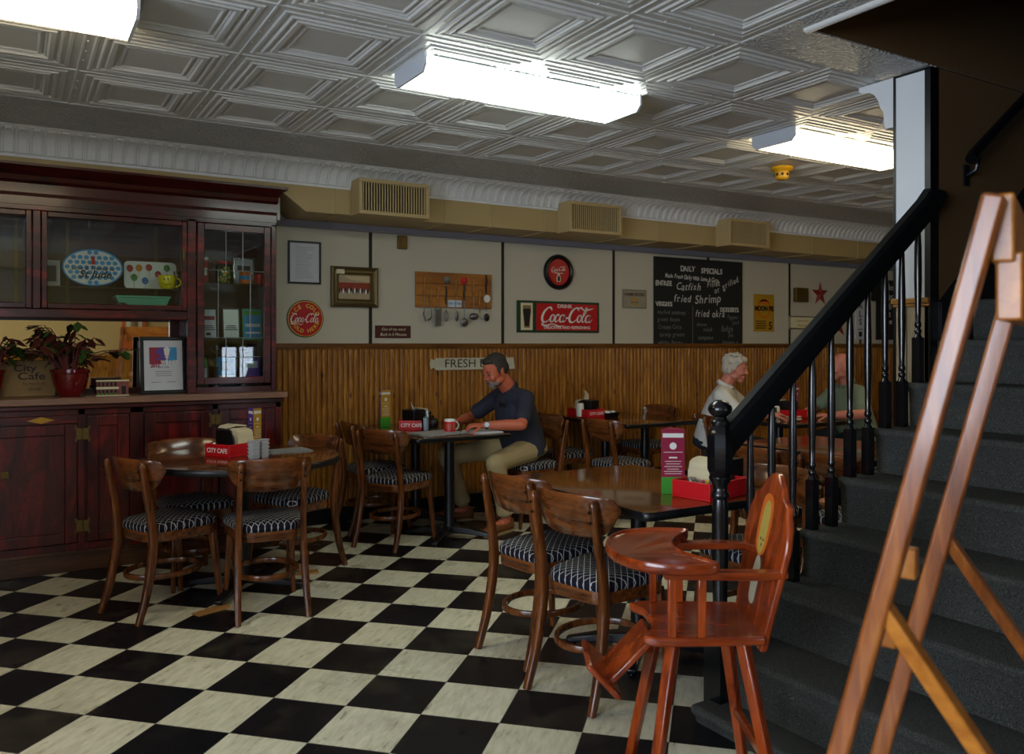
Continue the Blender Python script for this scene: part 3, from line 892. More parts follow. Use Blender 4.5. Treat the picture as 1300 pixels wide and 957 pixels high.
h = MB(); h.cyl((1.08, YU-0.04, 1.63), (1.08, YU-0.02, 1.63), 0.012); h.build('door_knob', M['blackmetal'], d)
# mirror in the niche
m = MB(); m.box(-1.2, 0.93, 6.02, 6.03, 1.10, 1.535); mi = m.build('niche_mirror', M['mirror'], t, smooth=False)
m = MB(); m.box(XA, 1.02, 6.03, 6.06, 1.062, 1.555); m.box(0.93, 1.02, 6.0, 6.03, 1.062, 1.555); m.box(XA, 1.02, 6.0, 6.03, 1.062, 1.10); m.build('mirror_surround', M['crown'], t, smooth=False)
# inner shelves
for (a, b, zz) in ((-1.2, 0.135, 1.85), (0.15, 1.02, 1.745), (1.04, 1.56, 1.415), (1.04, 1.56, 1.80)):
    m = MB(); m.box(a, b, YU+0.045, YBK-0.03, zz-0.006, zz); m.build('glass_shelf', M['shelfglass'], t, smooth=False)
for xx in (0.03, 0.32, 0.86):
    m = MB(); m.box(xx, xx+0.02, YBK-0.026, YBK-0.021, 1.60, 2.19); m.build('shelf_standard', M['brass'], t, smooth=False)

SZ = 1.585
# ---- things on the cabinet shelves
def disc_poly(rx, rz, n=36): return [(rx*math.cos(2*PI*i/n), rz*math.sin(2*PI*i/n)) for i in range(n)]
# oval platter with blue dots
t = thing('oval_platter', 'oval white platter with blue dots and black lettering behind the cabinet glass', 'platter', (0.455, 5.84, 1.755), 0)
t.rotation_euler = (R(-8), 0, 0)
rx, rz = 0.168, 0.115
m = MB(); m.tf(T(0,0,rz) @ FACE_S); m.prism(disc_poly(rx, rz, 40), -0.008, 0.0); m.build('plate_body', M['platterw'], t)
m = MB(); m.tf(T(0,0,rz) @ FACE_S); m.tube([(rx*math.cos(a), rz*math.sin(a), 0.0) for a in [2*PI*i/40 for i in range(40)]], 0.005, 8, loop=True, up=(0,0,1)); m.build('blue_rim', M['blueceram'], t)
m = MB(); m.tf(T(0,0,rz) @ FACE_S)
for j in range(-3, 4):
    for i in range(-5, 6):
        x = 0.036*i + (0.018 if j % 2 else 0); z = 0.032*j
        if (x/(rx-0.02))**2 + (z/(rz-0.015))**2 < 1.0:
            m.tf(T(x, -0.0012, rz+z) @ FACE_S); m.prism(disc_poly(0.0145, 0.0135, 14), 0, 0.0008)
m.build('blue_dots', M['blueceram'], t)
m = MB(); F = T(0, -0.0025, rz) @ FACE_S
m.text('Love & Thanks to', 0.034, F @ T(0, -0.006, 0), shear=0.2, bold=0.0006); m.text('St Jude', 0.066, F @ T(0.01, -0.045, 0), shear=0.3, bold=0.0014); m.build('lettering', M['blackink'], t, smooth=False)
m = MB(); F = T(0, -0.003, rz+0.038); m.ball(F.translation+Vector((0,0,0.02)), (0.011, 0.002, 0.012)); m.ball(F.translation+Vector((0.002,0,0)), (0.012, 0.002, 0.014)); m.ball(F.translation+Vector((0.0,0,-0.014)), (0.016, 0.002, 0.005)); m.build('red_motif', M['red'], t)
# platter with balloons
t = thing('balloon_platter', 'white rectangular platter printed with coloured balloons, right of the blue dotted oval platter', 'platter', (0.80, 5.90, 1.747), 0)
t.rotation_euler = (R(-10), 0, 0)
pw, ph, rr = 0.16, 0.185, 0.03
poly = []
for cx, cz, a0 in ((pw-rr, ph-rr, 0), (-pw+rr, ph-rr, 90), (-pw+rr, rr, 180), (pw-rr, rr, 270)):
    for k in range(6): a = R(a0+18*k); poly.append((cx+rr*math.cos(a), cz+rr*math.sin(a)))
m = MB(); m.tf(FACE_S); m.prism(poly, -0.008, 0); m.build('plate_body', M['platterw'], t)
for i, (bx, bz, c) in enumerate([(-0.125, 0.135, 0), (-0.07, 0.14, 1), (-0.01, 0.145, 0), (0.10, 0.145, 2), (-0.10, 0.075, 2), (-0.035, 0.055, 3), (0.045, 0.10, 0)]):
    m = MB(); m.ball((bx, -0.002, bz), (0.020, 0.003, 0.024)); m.box(bx-0.001, bx+0.001, -0.003, -0.001, bz-0.07, bz-0.022); m.build('balloon_print', M['balloons'][c], t)
# smiley mug
t = thing('smiley_mug', 'yellow mug with a black smiling face on the cabinet shelf', 'mug', (0.885, 5.82, 1.747), 0)
m = MB(); m.lathe([(0.0,0),(0.032,0),(0.046,0.012),(0.054,0.04),(0.057,0.075),(0.052,0.088),(0.047,0.088),(0.046,0.03),(0,0.02)], 24); m.build('cup', M['yellowceram'], t)
m = MB(); m.tube([(0.050+0.036*math.sin(a), 0, 0.045+0.030*math.cos(a)) for a in [PI*i/10 for i in range(11)]], 0.006, 8); m.build('handle', M['yellowceram'], t)
m = MB(); m.tf(RZ(R(-12)))
for s in (-1, 1): m.ball((s*0.012, -0.0545, 0.062), (0.0035, 0.004, 0.008))
m.tube([(0.026*math.sin(a), -0.0570+0.006*abs(math.sin(a)), 0.044-0.018*math.cos(a)) for a in [R(-65+13*i) for i in range(11)]], 0.0018, 6)
m.build('smiling_face', M['blackink'], t)
# mint dish, small mug, framed card in the middle bay
m = MB(); m.rings([[(sx*w_, sy*d_, z) for sx, sy in ((-1,-1),(1,-1),(1,1),(-1,1))] for w_, d_, z in ((0.125,0.05,0),(0.145,0.065,0.06),(0.16,0.07,0.10),(0.165,0.075,0.10),(0.165,0.075,0.112),(0.15,0.065,0.112),(0.12,0.045,0.01))])
o = m.build('mint_dish', M['mint'], None, bevel=0.006, loc=(0.745, 5.90, SZ+0.001)); tag(o, 'mint green baking dish under the balloon platter in the cabinet', 'dish')
t = thing('striped_mug', 'small dark glazed mug in front of the mint green dish', 'mug', (0.605, 5.815, SZ+0.001))
m = MB(); m.lathe([(0,0),(0.03,0),(0.036,0.01),(0.036,0.06),(0.033,0.064),(0.031,0.06),(0.031,0.01),(0,0.008)], 18); m.build('cup', M['pewter'], t)
m = MB(); m.tube([(0.034+0.018*math.sin(a), 0, 0.034+0.02*math.cos(a)) for a in [PI*i/8 for i in range(9)]], 0.004, 6); m.build('handle', M['pewter'], t)
m = MB(); m.ball((0,0,0.018), (0.022,0.016,0.018)); m.ball((0.014,0,0.038), (0.012,0.012,0.012)); m.ball((0.026,0,0.036),(0.007,0.005,0.004))
o = m.build('bird_figurine', M['platterw'], None, loc=(0.835, 5.82, SZ+0.001)); tag(o, 'little white figurine at the right end of the mint green dish', 'figurine')
o = MB().lathe([(0,0),(0.03,0),(0.032,0.012),(0.028,0.022),(0.0,0.024)], 16).build('gold_saucer', M['brass'], None, loc=(0.925, 5.83, SZ+0.001)); tag(o, 'small gold saucer at the right end of the cabinet shelf', 'saucer')
t = thing('glass_vase', 'small clear glass vase on the shelf right of the smiley mug', 'vase', (0.965-0.01, 5.87, 1.747))
m = MB(); m.lathe([(0,0),(0.02,0),(0.022,0.03),(0.012,0.06),(0.024,0.12),(0.022,0.12),(0.010,0.06),(0.018,0.03),(0,0.006)], 14); m.build('vase_body', M['drinkglass'], t)
def framed_card(lab, x, y, z, w, h, fm, cm, blocks, tilt=-8, rz=0, group=None, fw=0.012):
    t = thing('framed_card', lab, 'framed card', (x, y, z), rz, group)
    t.rotation_euler = (R(tilt), 0, rz)
    m = MB(); m.box(-w/2, w/2, 0, 0.012, 0, fw); m.box(-w/2, w/2, 0, 0.012, h-fw, h); m.box(-w/2, -w/2+fw, 0, 0.012, fw, h-fw); m.box(w/2-fw, w/2, 0, 0.012, fw, h-fw); m.build('frame', fm, t, bevel=0.002)
    m = MB(); m.box(-w/2+fw, w/2-fw, 0.004, 0.010, fw, h-fw); m.build('card', cm, t, smooth=False)
    by = {}
    for (bx0, bx1, bz0, bz1, mt) in blocks:
        by.setdefault(mt.name, (MB(), mt))[0].box(bx0*w, bx1*w, 0.0028, 0.004, bz0*h, bz1*h)
    for k_ in by: by[k_][0].build('printed_block', by[k_][1], t, smooth=False)
    return t
K, G_, B_, P_ = M['blackink'], M['greyink'], M['blue'], M['purple']
framed_card('pale card standing at the left of the blue dotted oval platter', 0.225, 5.95, 1.747-0.0, 0.105, 0.17, M['whitepaint'], M['paper'], [(-0.2,0.3,0.2,0.8,G_)])
lines = [(-0.35,0.35,0.3,0.33,G_),(-0.3,0.3,0.36,0.39,G_),(-0.25,0.25,0.42,0.45,G_)]
framed_card('black framed certificate with red lettering on the middle shelf, leftmost of its row', 1.155, 5.86, 1.416, 0.125, 0.22, M['blackplastic'], M['paper'], lines+[(-0.35,0.35,0.62,0.74,M['maroon']),(-0.12,0.12,0.14,0.22,K)])
framed_card('framed white certificate between the red lettered one and the blue card', 1.315, 5.90, 1.416, 0.125, 0.225, M['blackplastic'], M['platterw'], lines)
framed_card('blue and green printed card on the middle shelf of the leaded case, rightmost', 1.455, 5.89, 1.416, 0.135, 0.22, M['green'], M['blue'], [(-0.35,0.4,0.42,0.52,M['paper']),(-0.35,0.4,0.2,0.26,M['paper']),(-0.4,0.4,0.8,0.93,M['green'])], fw=0.008)
framed_card('green topped card at the bottom left of the leaded glass case', 1.10, 5.86, 1.101, 0.12, 0.21, M['blackplastic'], M['green'], [(-0.4,0.4,0.1,0.6,M['paper'])])
framed_card('black framed blue print at the bottom centre of the leaded glass case', 1.27, 5.86, 1.101, 0.15, 0.21, M['blackplastic'], M['blue'], [(-0.35,0.35,0.12,0.35,M['paper']),(-0.2,0.2,0.5,0.8,K)])
framed_card('lilac and cream printed card at the bottom right of the leaded glass case', 1.45, 5.87, 1.101, 0.13, 0.20, M['blackplastic'], M['purple'], [(-0.35,0.35,0.12,0.3,M['napkin']),(-0.3,0.3,0.6,0.85,M['paper'])])
framed_card('silver framed card with grey lettering on the top shelf of the leaded case', 1.43, 6.02, 1.801, 0.15, 0.20, M['silver'], M['paper'], [(-0.3,0.3,0.55,0.72,G_)])
t = thing('brass_tray', 'large round engraved brass tray standing behind the lower cards in the leaded case', 'tray', (1.29, 6.02, 1.101))
t.rotation_euler = (R(-10), 0, 0)
m = MB(); m.tf(T(0,0,0.19) @ FACE_S); m.lathe([(0,0),(0.12,0.0),(0.125,0.006),(0.15,0.008),(0.17,0.012),(0.19,0.014),(0.19,0.008),(0.12,-0.006),(0,-0.006)], 40); m.build('tray_body', M['brass'], t)
for i, xx in enumerate((1.20, 1.375)):
    t = thing('candle_holder', ['pewter candle holder in front of the brass tray, left of the pair', 'pewter candle holder in front of the brass tray, right of the pair'][i], 'candle holder', (xx, 5.82, 1.101), group='pewter candle holders in the leaded case')
    m = MB(); m.lathe([(0,0),(0.03,0),(0.028,0.012),(0.008,0.03),(0.008,0.12),(0.013,0.13),(0.006,0.145),(0.006,0.24),(0.016,0.25),(0.014,0.275),(0.010,0.275),(0.009,0.26),(0,0.26)], 14); m.build('stem', M['pewter'], t)
    m = MB(); m.tube([(-0.04,0,0.29-0.03),(-0.03,0,0.235),(0,0,0.22),(0.03,0,0.235),(0.04,0,0.26)], 0.004, 6); m.build('arms', M['pewter'], t)
t = thing('red_tin', 'red and white tin on the top shelf of the leaded case, leftmost', 'tin', (1.115, 5.90, 1.801)); 
m = MB(); m.box(-0.04, 0.04, -0.03, 0.03, 0, 0.15); m.build('tin_body', M['red'], t, bevel=0.004)
m = MB(); m.box(-0.041, 0.041, -0.031, 0.031, 0.15, 0.175); m.build('tin_lid', M['platterw'], t, bevel=0.003)
m = MB(); m.box(-0.03, 0.03, -0.0312, -0.030, 0.05, 0.10); m.build('tin_label', M['platterw'], t, smooth=False)
t = thing('jar', 'glass jar of coloured sweets with a red lid in the leaded case', 'jar', (1.262, 5.90, 1.801))
m = MB(); m.lathe([(0,0),(0.05,0),(0.054,0.01),(0.054,0.12),(0.045,0.135),(0,0.135)], 18); m.build('jar_body', M['drinkglass'], t)
m = MB(); m.lathe([(0,0.135),(0.05,0.135),(0.052,0.15),(0.0,0.152)], 18); m.build('red_lid', M['red'], t)
m = MB(); r3 = random.Random(5)
for c in range(2):
    m = MB()
    for i in range(40):
        a = r3.uniform(0, 2*PI); q = 0.038*math.sqrt(r3.random()); m.ball((q*math.cos(a), q*math.sin(a), 0.012+0.10*r3.random()), 0.009, 6, 4)
    o = m.build('sweets', [M['yellow'], M['green']][c], t); o['kind'] = 'stuff'
t = thing('orange_mug', 'small orange and blue mug before the silver framed card in the leaded case', 'mug', (1.40, 5.88, 1.801))
m = MB(); m.lathe([(0,0),(0.036,0),(0.038,0.085),(0.034,0.085),(0.033,0.008),(0,0.008)], 18); m.build('cup', M['orangep'], t)
m = MB(); m.tube([(0.036+0.02*math.sin(a), 0, 0.042+0.025*math.cos(a)) for a in [PI*i/8 for i in range(9)]], 0.004, 6); m.build('handle', M['orangep'], t)
m = MB(); m.lathe([(0.0375,0.03),(0.0392,0.032),(0.0396,0.055),(0.038,0.057)], 18); m.build('blue_band', M['blue'], t)
o = MB().lathe([(0,0),(0.03,0),(0.032,0.07),(0.028,0.075),(0,0.075)], 16).build('red_canister', M['red'], None, loc=(1.50, 5.90, 1.801)); tag(o, 'small red canister at the right end of the top case shelf', 'canister')

# ---- things on the counter
CT = 1.062
# stone sign
t = thing('cafe_sign', 'tan stone block sign lettered CITY CAFE behind the potted plant', 'sign', (0.075, 5.90, CT))
t.rotation_euler = (R(-5), 0, 0)
m = MB(); m.box(-0.19, 0.175, -0.012, 0.028, 0, 0.225); m.build('slab', M['stone'], t, bevel=0.006)
m = MB(); F = T(0.0, -0.014, 0) @ FACE_S
m.text('City', 0.058, F @ T(0.01, 0.175, 0), bold=0.0008, sx=1.25); m.text('Cafe', 0.062, F @ T(0.045, 0.125, 0), bold=0.0008, sx=1.3)
m.text('Northport, AL', 0.021, F @ T(0.06, 0.08, 0)); m.text('205 758', 0.021, F @ T(0.06, 0.045, 0)); m.build('lettering', M['blackink'], t, smooth=False)
def plant(x, y, lab, n, seed, pot=0.105, sc=1.0):
    r = random.Random(seed)
    t = thing('potted_plant', lab, 'potted plant', (x, y, CT))
    m = MB(); m.lathe([(0,0),(pot*0.55,0),(pot*0.62,0.006),(pot*0.85,0.06),(pot*0.98,0.12),(pot,0.145),(pot*1.08,0.15),(pot*1.08,0.17),(pot*0.95,0.17),(pot*0.93,0.14),(0,0.135)], 28); m.build('pot', M['terracotta'], t)
    m = MB(); m.lathe([(0,0.15),(pot*0.93,0.145),(pot*0.93,0.142),(0,0.142)], 20); m.build('soil', M['soil'], t)
    ms = MB(); ml = [MB(), MB()]
    for i in range(n):
        a = r.uniform(0, 2*PI); L = r.uniform(0.18, 0.34)*sc; lean = r.uniform(0.3, 1.05)
        if math.sin(a) > 0.45: L *= 0.5
        tip = Vector((math.cos(a)*L*lean, math.sin(a)*L*lean*0.7, 0.15+L*(1.05-0.6*lean)))
        base = Vector((math.cos(a)*0.03, math.sin(a)*0.03, 0.145)); mid = (base+tip)/2+Vector((0,0,0.05))
        pts = catmull([base, mid, tip], 4); ms.tube(pts, [0.003]*len(pts), 5)
        for k in range(r.randint(4, 6)):
            p = pts[-1-(k % len(pts))] if k < 6 else tip
            d = Vector((math.cos(a+r.uniform(-1.6,1.6)), math.sin(a+r.uniform(-1.6,1.6)), r.uniform(-0.7,0.35))).normalized()
            l = r.uniform(0.055, 0.10)*sc; w = l*0.22
            s = d.cross(Vector((0,0,1))).normalized(); dn = Vector((0,0,-l*0.18))
            q = [p, p+d*l*0.35+s*w, p+d*l*0.75+s*w*0.7+dn*0.6, p+d*l+dn, p+d*l*0.75-s*w*0.7+dn*0.6, p+d*l*0.35-s*w, p+d*l*0.35-Vector((0,0,0.006)), p+d*l*0.75+dn*0.6-Vector((0,0,0.006))]
            ml[0 if r.random() < 0.45 else 1].add(q, [(0,1,6),(1,2,7,6),(2,3,7),(3,4,7),(4,5,6,7),(5,0,6)])
    ms.build('stems', M['stem'], t)
    o = ml[0].build('green_leaves', M['leafg'], t); o['kind'] = 'stuff'
    o = ml[1].build('bronze_leaves', M['leafr'], t); o['kind'] = 'stuff'
    return t
plant(0.325, 5.80, 'bushy bronze and green plant in a shiny red pot on the counter', 34, 11, sc=1.15)
plant(-0.10, 5.80, 'bronze leaved plant at the far left edge of the counter, mostly out of frame', 16, 5, pot=0.08)
# little brick building ornament
t = thing('building_ornament', 'small painted brick shop building ornament between the plant and the framed award', 'ornament', (0.565, 5.78, CT), R(-4))
m = MB(); m.box(-0.095, 0.03, -0.02, 0.03, 0, 0.095); m.box(0.03, 0.085, -0.025, 0.03, 0, 0.09); m.build('walls', plain('ornament_brick', '#8a4a42', 0.6, var=0.3, vs=60), t, bevel=0.002)
m = MB(); m.box(-0.10, 0.09, -0.026, 0.032, 0.09, 0.099); m.box(-0.098, 0.03, -0.03, -0.02, 0.042, 0.056); m.box(-0.1, 0.09, -0.034, 0.032, 0, 0.006); m.build('cornice', M['cream_l'], t, bevel=0.001)
m = MB()
for i in range(5): m.box(-0.088+0.023*i, -0.075+0.023*i, -0.0215, -0.02, 0.06, 0.085)
m.build('upper_windows', M['blackink'], t, smooth=False)
m = MB()
for i in range(5): m.box(-0.088+0.023*i, -0.075+0.023*i, -0.0215, -0.02, 0.012, 0.036)
m.build('shop_windows', M['blackink'], t, smooth=False)
m = MB(); m.box(0.045, 0.07, -0.0265, -0.025, 0.01, 0.06); m.build('shop_door', M['blackink'], t, smooth=False)
m = MB()
for i in range(5): m.ball((-0.085+0.024*i, -0.026, 0.012), 0.007, 6, 4)
m.build('bushes', M['green'], t)
o = MB().ball((0,0,0.02),(0.035,0.02,0.02)).ball((-0.03,0,0.04),(0.014,0.012,0.012)).tube([(0.03,0,0.02),(0.06,0,0.03),(0.075,0,0.032)], [0.01,0.006,0.002], 6).build('bird_ornament', M['blackplastic'], None, loc=(0.50, 5.87, CT+0.0)); tag(o, 'small black bird shaped ornament behind the brick shop ornament', 'ornament')
# framed award
t = thing('framed_award', 'black framed WINNER award with a pink and blue emblem on the counter', 'picture', (0.868, 5.82, CT))
t.rotation_euler = (R(-7), 0, R(2))
w, h, f = 0.285, 0.375, 0.024
m = MB(); m.box(-w/2, w/2, -0.008, 0.012, 0, f); m.box(-w/2, w/2, -0.008, 0.012, h-f, h); m.box(-w/2, -w/2+f, -0.008, 0.012, f, h-f); m.box(w/2-f, w/2, -0.008, 0.012, f, h-f); m.build('frame', M['blackplastic'], t, bevel=0.004)
m = MB(); m.box(-w/2+f, w/2-f, 0, 0.008, f, h-f); m.build('sheet', M['paper'], t, smooth=False)
m = MB(); m.box(-0.085, 0.0, -0.0012, 0, 0.195, 0.305); m.build('magenta_block', M['maroon'], t, smooth=False)
m = MB(); m.box(0.0, 0.085, -0.0012, 0, 0.195, 0.305); m.build('blue_block', M['blue'], t, smooth=False)
m = MB(); m.lathe([(0,0),(0.001,0)],3); m = MB(); m.tf(T(0.0, -0.0022, 0.255) @ FACE_S); m.prism([(-0.05,0.02),(-0.02,0.05),(0.025,0.045),(0.045,0.01),(0.03,-0.035),(-0.01,-0.03),(-0.045,-0.035),(-0.02,-0.005)], 0, 0.0008); m.build('dark_burst', P_, t, smooth=False)
m = MB(); F = T(0.022, -0.0036, 0.25) @ Matrix.Scale(1.35, 4)
m.tf(F @ FACE_S); m.prism([(-0.014,0.03),(0.014,0.03),(0.010,0.0),(-0.010,0.0)], 0, 0.001); m.prism([(-0.017,0.03),(0.017,0.03),(0.0,0.045)], 0, 0.001); m.prism([(-0.003,-0.045),(0.003,-0.045),(0.003,0.0),(-0.003,0.0)], 0, 0.001); m.prism([(-0.010,-0.004),(0.010,-0.004),(0.006,-0.012),(-0.006,-0.012)], 0, 0.001)
m.build('lamp_emblem', M['white'], t, smooth=False)
m = MB(); F = T(0, -0.0022, 0) @ FACE_S
m.text('2011', 0.036, F @ T(-0.050, 0.184, 0.002), bold=0.0012, sx=0.8); m.build('magenta_lettering', M['maroon'], t, smooth=False)
m = MB(); m.text('WINNER', 0.034, F @ T(0.038, 0.205, 0.002), bold=0.0012, sx=0.8); m.build('white_lettering', M['white'], t, smooth=False)
m = MB(); m.text('Best Cafe', 0.018, F @ T(0, 0.175, 0)); 
for i in range(3): m.box(-0.05, 0.05, -0.001, 0, 0.145-0.014*i, 0.148-0.014*i)
for a in (-0.075, 0.02): m.box(a, a+0.055, -0.001, 0, 0.075, 0.078)
m.build('small_print', M['greyink'], t, smooth=False)
# ------------------------------------------------------------------ things hung on the back wall (built in a frame where x runs right, z up, -y towards the room)
WS = WY - 0.001
def ribbon(mb, pts, widths, F, th=0.001, n=5):
    P = catmull([(p[0], p[1], 0) for p in pts], n); m = len(P); W = []
    for i in range(m):
        q = i/(m-1)*(len(widths)-1); a = int(min(q, len(widths)-2)); W.append(widths[a]+(widths[a+1]-widths[a])*(q-a))
    L, Rr = [], []
    for i, p in enumerate(P):
        d = (P[min(i+1, m-1)]-P[max(i-1, 0)]).normalized(); s = Vector((-d.y, d.x, 0))*W[i]/2
        L.append(p+s); Rr.append(p-s)
    old = mb.T; mb.T = old @ F
    vs = [(a.x, a.y, th) for a in L]+[(a.x, a.y, th) for a in Rr]
    mb.add(vs, [(i, i+m, i+1+m, i+1) for i in range(m-1)])
    mb.T = old
def script_logo(mb, F, w, h):
    """flowing white script Coca-Cola word, w wide, h high, centred"""
    S = F @ Matrix.Diagonal((w/5.6, h/1.5, 1, 1)) @ T(-2.8, -0.55, 0) @ Matrix(((1,0.28,0,0),(0,1,0,0),(0,0,1,0),(0,0,0,1)))
    def r(p, w_): ribbon(mb, p, w_, S)
    def C(x):
        r([(x+0.95,0.92),(x+0.80,1.12),(x+0.55,1.15),(x+0.22,0.85),(x+0.10,0.42),(x+0.25,0.08),(x+0.60,0.05),(x+0.95,0.32)], [0.05,0.16,0.10,0.20,0.24,0.18,0.10,0.05])
    def o(x, s=1.0):
        r([(x+0.24,0.62*s),(x+0.05,0.45*s),(x+0.06,0.16),(x+0.22,0.03),(x+0.40,0.18),(x+0.40,0.48*s),(x+0.24,0.62*s)], [0.06,0.15,0.16,0.07,0.13,0.13,0.06])
    C(0.0); o(0.92)
    r([(1.80,0.50),(1.68,0.62),(1.50,0.50),(1.46,0.20),(1.60,0.04),(1.85,0.25)], [0.05,0.12,0.14,0.16,0.09,0.04])
    o(1.88); r([(2.32,0.60),(2.28,0.22),(2.38,0.05),(2.58,0.25)], [0.14,0.14,0.09,0.04])
    r([(2.50,0.36),(2.80,0.36)], [0.12,0.12])
    C(2.78); o(3.72)
    r([(4.18,0.22),(4.48,0.75),(4.55,1.12),(4.42,1.15),(4.32,0.80),(4.26,0.25),(4.38,0.04),(4.55,0.20)], [0.05,0.10,0.10,0.10,0.14,0.14,0.09,0.04])
    o(4.58); r([(5.02,0.60),(4.98,0.22),(5.10,0.03),(5.35,0.28)], [0.14,0.14,0.09,0.04])
    r([(0.60,0.06),(0.2,-0.12),(0.6,-0.25),(1.3,-0.12),(2.0,-0.30),(2.5,-0.22)], [0.05,0.10,0.14,0.06,0.10,0.02])
    r([(3.50,1.10),(3.9,1.18),(4.3,0.98),(4.8,1.06),(5.2,1.15)], [0.04,0.14,0.08,0.12,0.02])
def arc_text(mb, s, rad, size, F, top=True, step=None, bold=0.0):
    n = len(s); step = step or size*0.78/rad
    for i, ch in enumerate(s):
        if ch == ' ': continue
        a = (i-(n-1)/2)*step
        if top: Mx = F @ RZ(-a) @ T(0, rad, 0)
        else: Mx = F @ RZ(a) @ T(0, -rad, 0)
        mb.text(ch, size, Mx, bold=bold)
def rect_frame(mb, w, h, f, d, back=0.0):
    mb.box(-w/2, w/2, -d, back, -h/2, -h/2+f); mb.box(-w/2, w/2, -d, back, h/2-f, h/2)
    mb.box(-w/2, -w/2+f, -d, back, -h/2+f, h/2-f); mb.box(w/2-f, w/2, -d, back, -h/2+f, h/2-f)
    return mb
# framed notice
t = thing('framed_notice', 'thin black framed white typed notice above the round red sign, beside the cabinet', 'picture', (1.930, WS, 2.008))
rect_frame(MB(), 0.255, 0.325, 0.014, 0.02).build('frame', M['blackplastic'], t, bevel=0.003)
MB().box(-0.115, 0.115, -0.008, -0.002, -0.150, 0.150).build('notice_sheet', M['paper'], t, smooth=False)
m = MB(); r4 = random.Random(2)
for i in range(17): m.box(-0.07, -0.07+r4.uniform(0.09, 0.14), -0.0088, -0.008, 0.115-i*0.0145, 0.118-i*0.0145)
m.build('typed_lines', plain('faint_type', '#8f939b', 0.7), t, smooth=False)
# round ICE COLD sign
def disc(mb, r, y0, y1, n=48): mb.tf(FACE_S); mb.prism([(r*math.cos(2*PI*i/n), r*math.sin(2*PI*i/n)) for i in range(n)], -y0, -y1); mb.tf(); return mb
t = thing('round_tin_sign', 'round red tin sign with yellow ICE COLD lettering, on the wall by the cabinet', 'sign', (1.937, WS, 1.580))
disc(MB(), 0.143, 0.0, -0.008).build('rim', M['darkgreen'], t, bevel=0.002)
disc(MB(), 0.136, -0.008, -0.0095).build('yellow_ring', M['yellow'], t, smooth=False)
disc(MB(), 0.131, -0.0095, -0.0105).build('red_face', M['redenam'], t, smooth=False)
F = T(0, -0.0112, 0) @ FACE_S
m = MB(); script_logo(m, F @ T(-0.003,0.004,0), 0.235, 0.085); m.build('white_script', M['white'], t, smooth=False)
m = MB(); arc_text(m, 'ICE COLD', 0.098, 0.042, F, True, bold=0.001); arc_text(m, 'SOLD HERE', 0.096, 0.040, F, False, bold=0.001, step=0.30); m.build('yellow_lettering', M['yellow'], t, smooth=False)
# gilt framed painting
t = thing('framed_painting', 'small painting of a red street scene in a wide gilt frame', 'picture', (2.328, WS, 1.835))
W_, H_ = 0.385, 0.315
m = MB()
pf = [(0, 0), (0.0, 0.03), (0.012, 0.038), (0.03, 0.026), (0.045, 0.028), (0.058, 0.012), (0.062, 0.0)]
rs = []
for d_, z_ in pf: rs.append([(-W_/2+d_, -z_, -H_/2+d_), (W_/2-d_, -z_, -H_/2+d_), (W_/2-d_, -z_, H_/2-d_), (-W_/2+d_, -z_, H_/2-d_)])
m.rings(rs, cap=False); m.build('gilt_frame', M['goldframe'], t, ang=20)
m = rect_frame(MB(), W_-0.115, H_-0.115, 0.006, 0.014); m.build('inner_slip', M['brass'], t, smooth=False)
MB().box(-W_/2+0.06, W_/2-0.06, -0.006, -0.001, -H_/2+0.06, H_/2-0.06).build('canvas', plain('canvas_sand', '#b3a182', 0.6, var=0.3, vs=30), t, smooth=False)
m = MB(); m.mat(0).box(-0.13, 0.13, -0.0068, -0.006, -0.03, 0.035); m.mat(1).add([(-0.09,-0.0076,0.085),(0.13,-0.0076,0.085),(0.13,-0.0076,0.04),(-0.02,-0.0076,0.055)], [(0,1,2,3)])
r5 = random.Random(8)
for i in range(16):
    x = -0.12+i*0.0155; m.mat(2+i % 3).ball((x, -0.0075, -0.028+r5.uniform(-.008,.008)), (0.006, 0.0015, 0.02), 8, 6)
m.build('painted_scene', [plain('paint_brick', '#9a3b22', 0.6, var=0.4, vs=40), plain('paint_awning', '#c9b58d', 0.6), M['blackink'], plain('paint_teal', '#2f4a58', 0.6), M['white']], t, smooth=False)
MB().box(-0.155, -0.09, -0.034, -0.032, 0.10, 0.135).build('paper_slip', M['cream_l'], t, smooth=False)
# thermostat
t = thing('thermostat', 'small gold thermostat on the grey wall under the duct, above the utensil rack', 'thermostat', (2.735, WS, 2.212))
MB().box(-0.042, 0.042, -0.022, 0, -0.055, 0.055).build('cover', M['brass'], t, bevel=0.006)
MB().box(-0.018, 0.018, -0.026, -0.022, -0.02, 0.02).build('dial_window', M['goldframe'], t, bevel=0.002)
